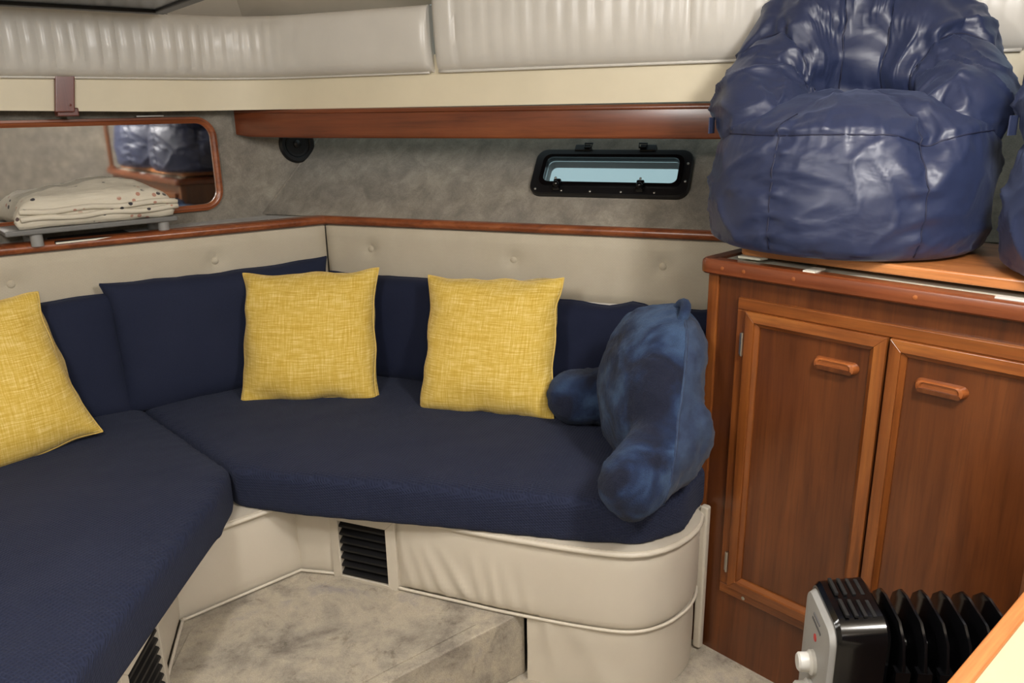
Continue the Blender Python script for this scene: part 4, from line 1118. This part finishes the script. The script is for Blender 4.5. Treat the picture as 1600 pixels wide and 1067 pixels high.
# ------------------------------------------------------------------ oil-filled heater
HX = thing('oil_heater', 'black oil-filled radiator heater with white control panel', 'heater', (0.54, 1.125, 0), math.radians(-6))
def fin_prof(d0, d1, z0, z1, r):
    return rr_outline(d0, d1, z0, z1, r, 6)
def yz_extrude(prof_list):
    b = NB(); rows = [[b.verts.new((x, y, z)) for y, z in pr] for x, pr in prof_list]
    for r, s in zip(rows, rows[1:]):
        for i in range(len(r)): b.faces.new((r[i], r[(i + 1) % len(r)], s[(i + 1) % len(r)], s[i]))
    b.faces.new(rows[0]); b.faces.new(rows[-1][::-1]); return b
def hp_(d, zt, r): return rr_outline(-d, d, 0.06, zt, r, 6)
obj('control_housing', yz_extrude([(-0.028, hp_(0.076, 0.602, 0.03)), (-0.022, hp_(0.08, 0.61, 0.035)), (0.045, hp_(0.082, 0.62, 0.035)), (0.052, hp_(0.076, 0.612, 0.03))]), 'black_gloss', HX, smooth='auto')
obj('control_panel', yz_extrude([(-0.040, hp_(0.06, 0.575, 0.02)), (-0.037, hp_(0.07, 0.59, 0.025)), (-0.027, hp_(0.074, 0.598, 0.03))]), 'silver_plastic', HX, smooth='auto')
for z in (0.495, 0.437):
    b = NB(); lathe(b, [(0.021, 0.0), (0.021, 0.006), (0.017, 0.010), (0.016, 0.024), (0.013, 0.027)], 24, (0, 0, 0), 'X'); b.transform(Matrix.Translation((-0.040, -0.01, z)) @ Matrix.Rotation(PI, 4, 'Z')); obj('knob', b, 'white_plastic', HX, smooth='auto')
b = NB(); lathe(b, [(0.007, 0.0), (0.0065, 0.0015)], 16, (0, 0, 0), 'X'); b.transform(Matrix.Translation((-0.0395, -0.005, 0.54)) @ Matrix.Rotation(PI, 4, 'Z')); obj('red_mark', b, 'red_print', HX)
for z, a in ((0.562, 0.03), (0.573, 0.022)): obj('print_line', bxm(-0.0412, -0.0398, -a, a * 0.6, z, z + 0.0035), 'grey_print', HX)
for yy in (-0.03, 0.03):
    for k in range(4): obj('slot', bxm(-0.012 + k * 0.014, -0.006 + k * 0.014, yy - 0.022, yy + 0.022, 0.6135 + 0.001 * k, 0.6195), 'black_matte', HX, bevel=0.001)
def fin_mesh():
    b = NB(); o_ = [(-0.078, 0.09), (0.078, 0.09), (0.082, 0.13), (0.082, 0.545), (0.07, 0.585), (0.045, 0.608), (0.02, 0.612), (-0.045, 0.606), (-0.07, 0.585), (-0.082, 0.545), (-0.082, 0.13)]
    rows = []
    for x, f in ((-0.0045, 0.97), (-0.002, 1.0), (0.002, 1.0), (0.0045, 0.97)): rows.append([b.verts.new((x, y * f, 0.35 + (z - 0.35) * f)) for y, z in o_])
    for r, s in zip(rows, rows[1:]):
        for i in range(len(r)): b.faces.new((r[i], r[(i + 1) % len(r)], s[(i + 1) % len(r)], s[i]))
    b.faces.new(rows[0]); b.faces.new(rows[-1][::-1])
    for y in (-0.074, 0.074): box(b, -0.011, 0.011, y - 0.009, y + 0.009, 0.14, 0.54)
    tube(b, [(-0.018, 0, 0.53), (0.018, 0, 0.53)], 0.022, 12); tube(b, [(-0.018, 0, 0.14), (0.018, 0, 0.14)], 0.022, 12)
    return b
f0 = obj('fin', fin_mesh(), 'black_gloss', HX, smooth='auto', loc=(0.074, 0, 0))
for k in range(1, 6):
    c = f0.copy(); COL.objects.link(c); c.parent = HX; c.location = (0.074 + 0.033 * k, 0, 0)
for x in (0.0, 0.225):
    b = NB(); box(b, x - 0.012, x + 0.012, -0.11, 0.11, 0.045, 0.062); obj('foot_bar', b, 'black_plastic', HX, bevel=0.003)
    for y in (-0.095, 0.095):
        b = NB(); lathe(b, [(0.024, -0.012), (0.024, 0.012), (0.02, 0.013)], 18, (x, y, 0.024), 'X'); obj('castor', b, 'black_plastic', HX, smooth='auto')

# ------------------------------------------------------------------ near counter corner with wooden edging
ED = V((0.752, 0.659, 0)).normalized(); EN = V((ED.y, -ED.x, 0)); E0 = V((0.497, 0.711, 0))
T = thing('side_counter', 'low cream topped counter with honey coloured wooden edging near the heater', 'counter', (E0.x, E0.y, 0), math.atan2(ED.y, ED.x))
obj('body', bxm(-0.18, 0.34, -0.46, -0.06, 0.0, 0.835), 'wood_panel', T)
obj('cream_top', bxm(-0.22, 0.36, -0.50, -0.018, 0.835, 0.852), 'side_laminate', T)
obj('wooden_edging', bxm(-0.22, 0.36, -0.018, 0.0, 0.825, 0.856), 'wood_light', T, bevel=0.004)
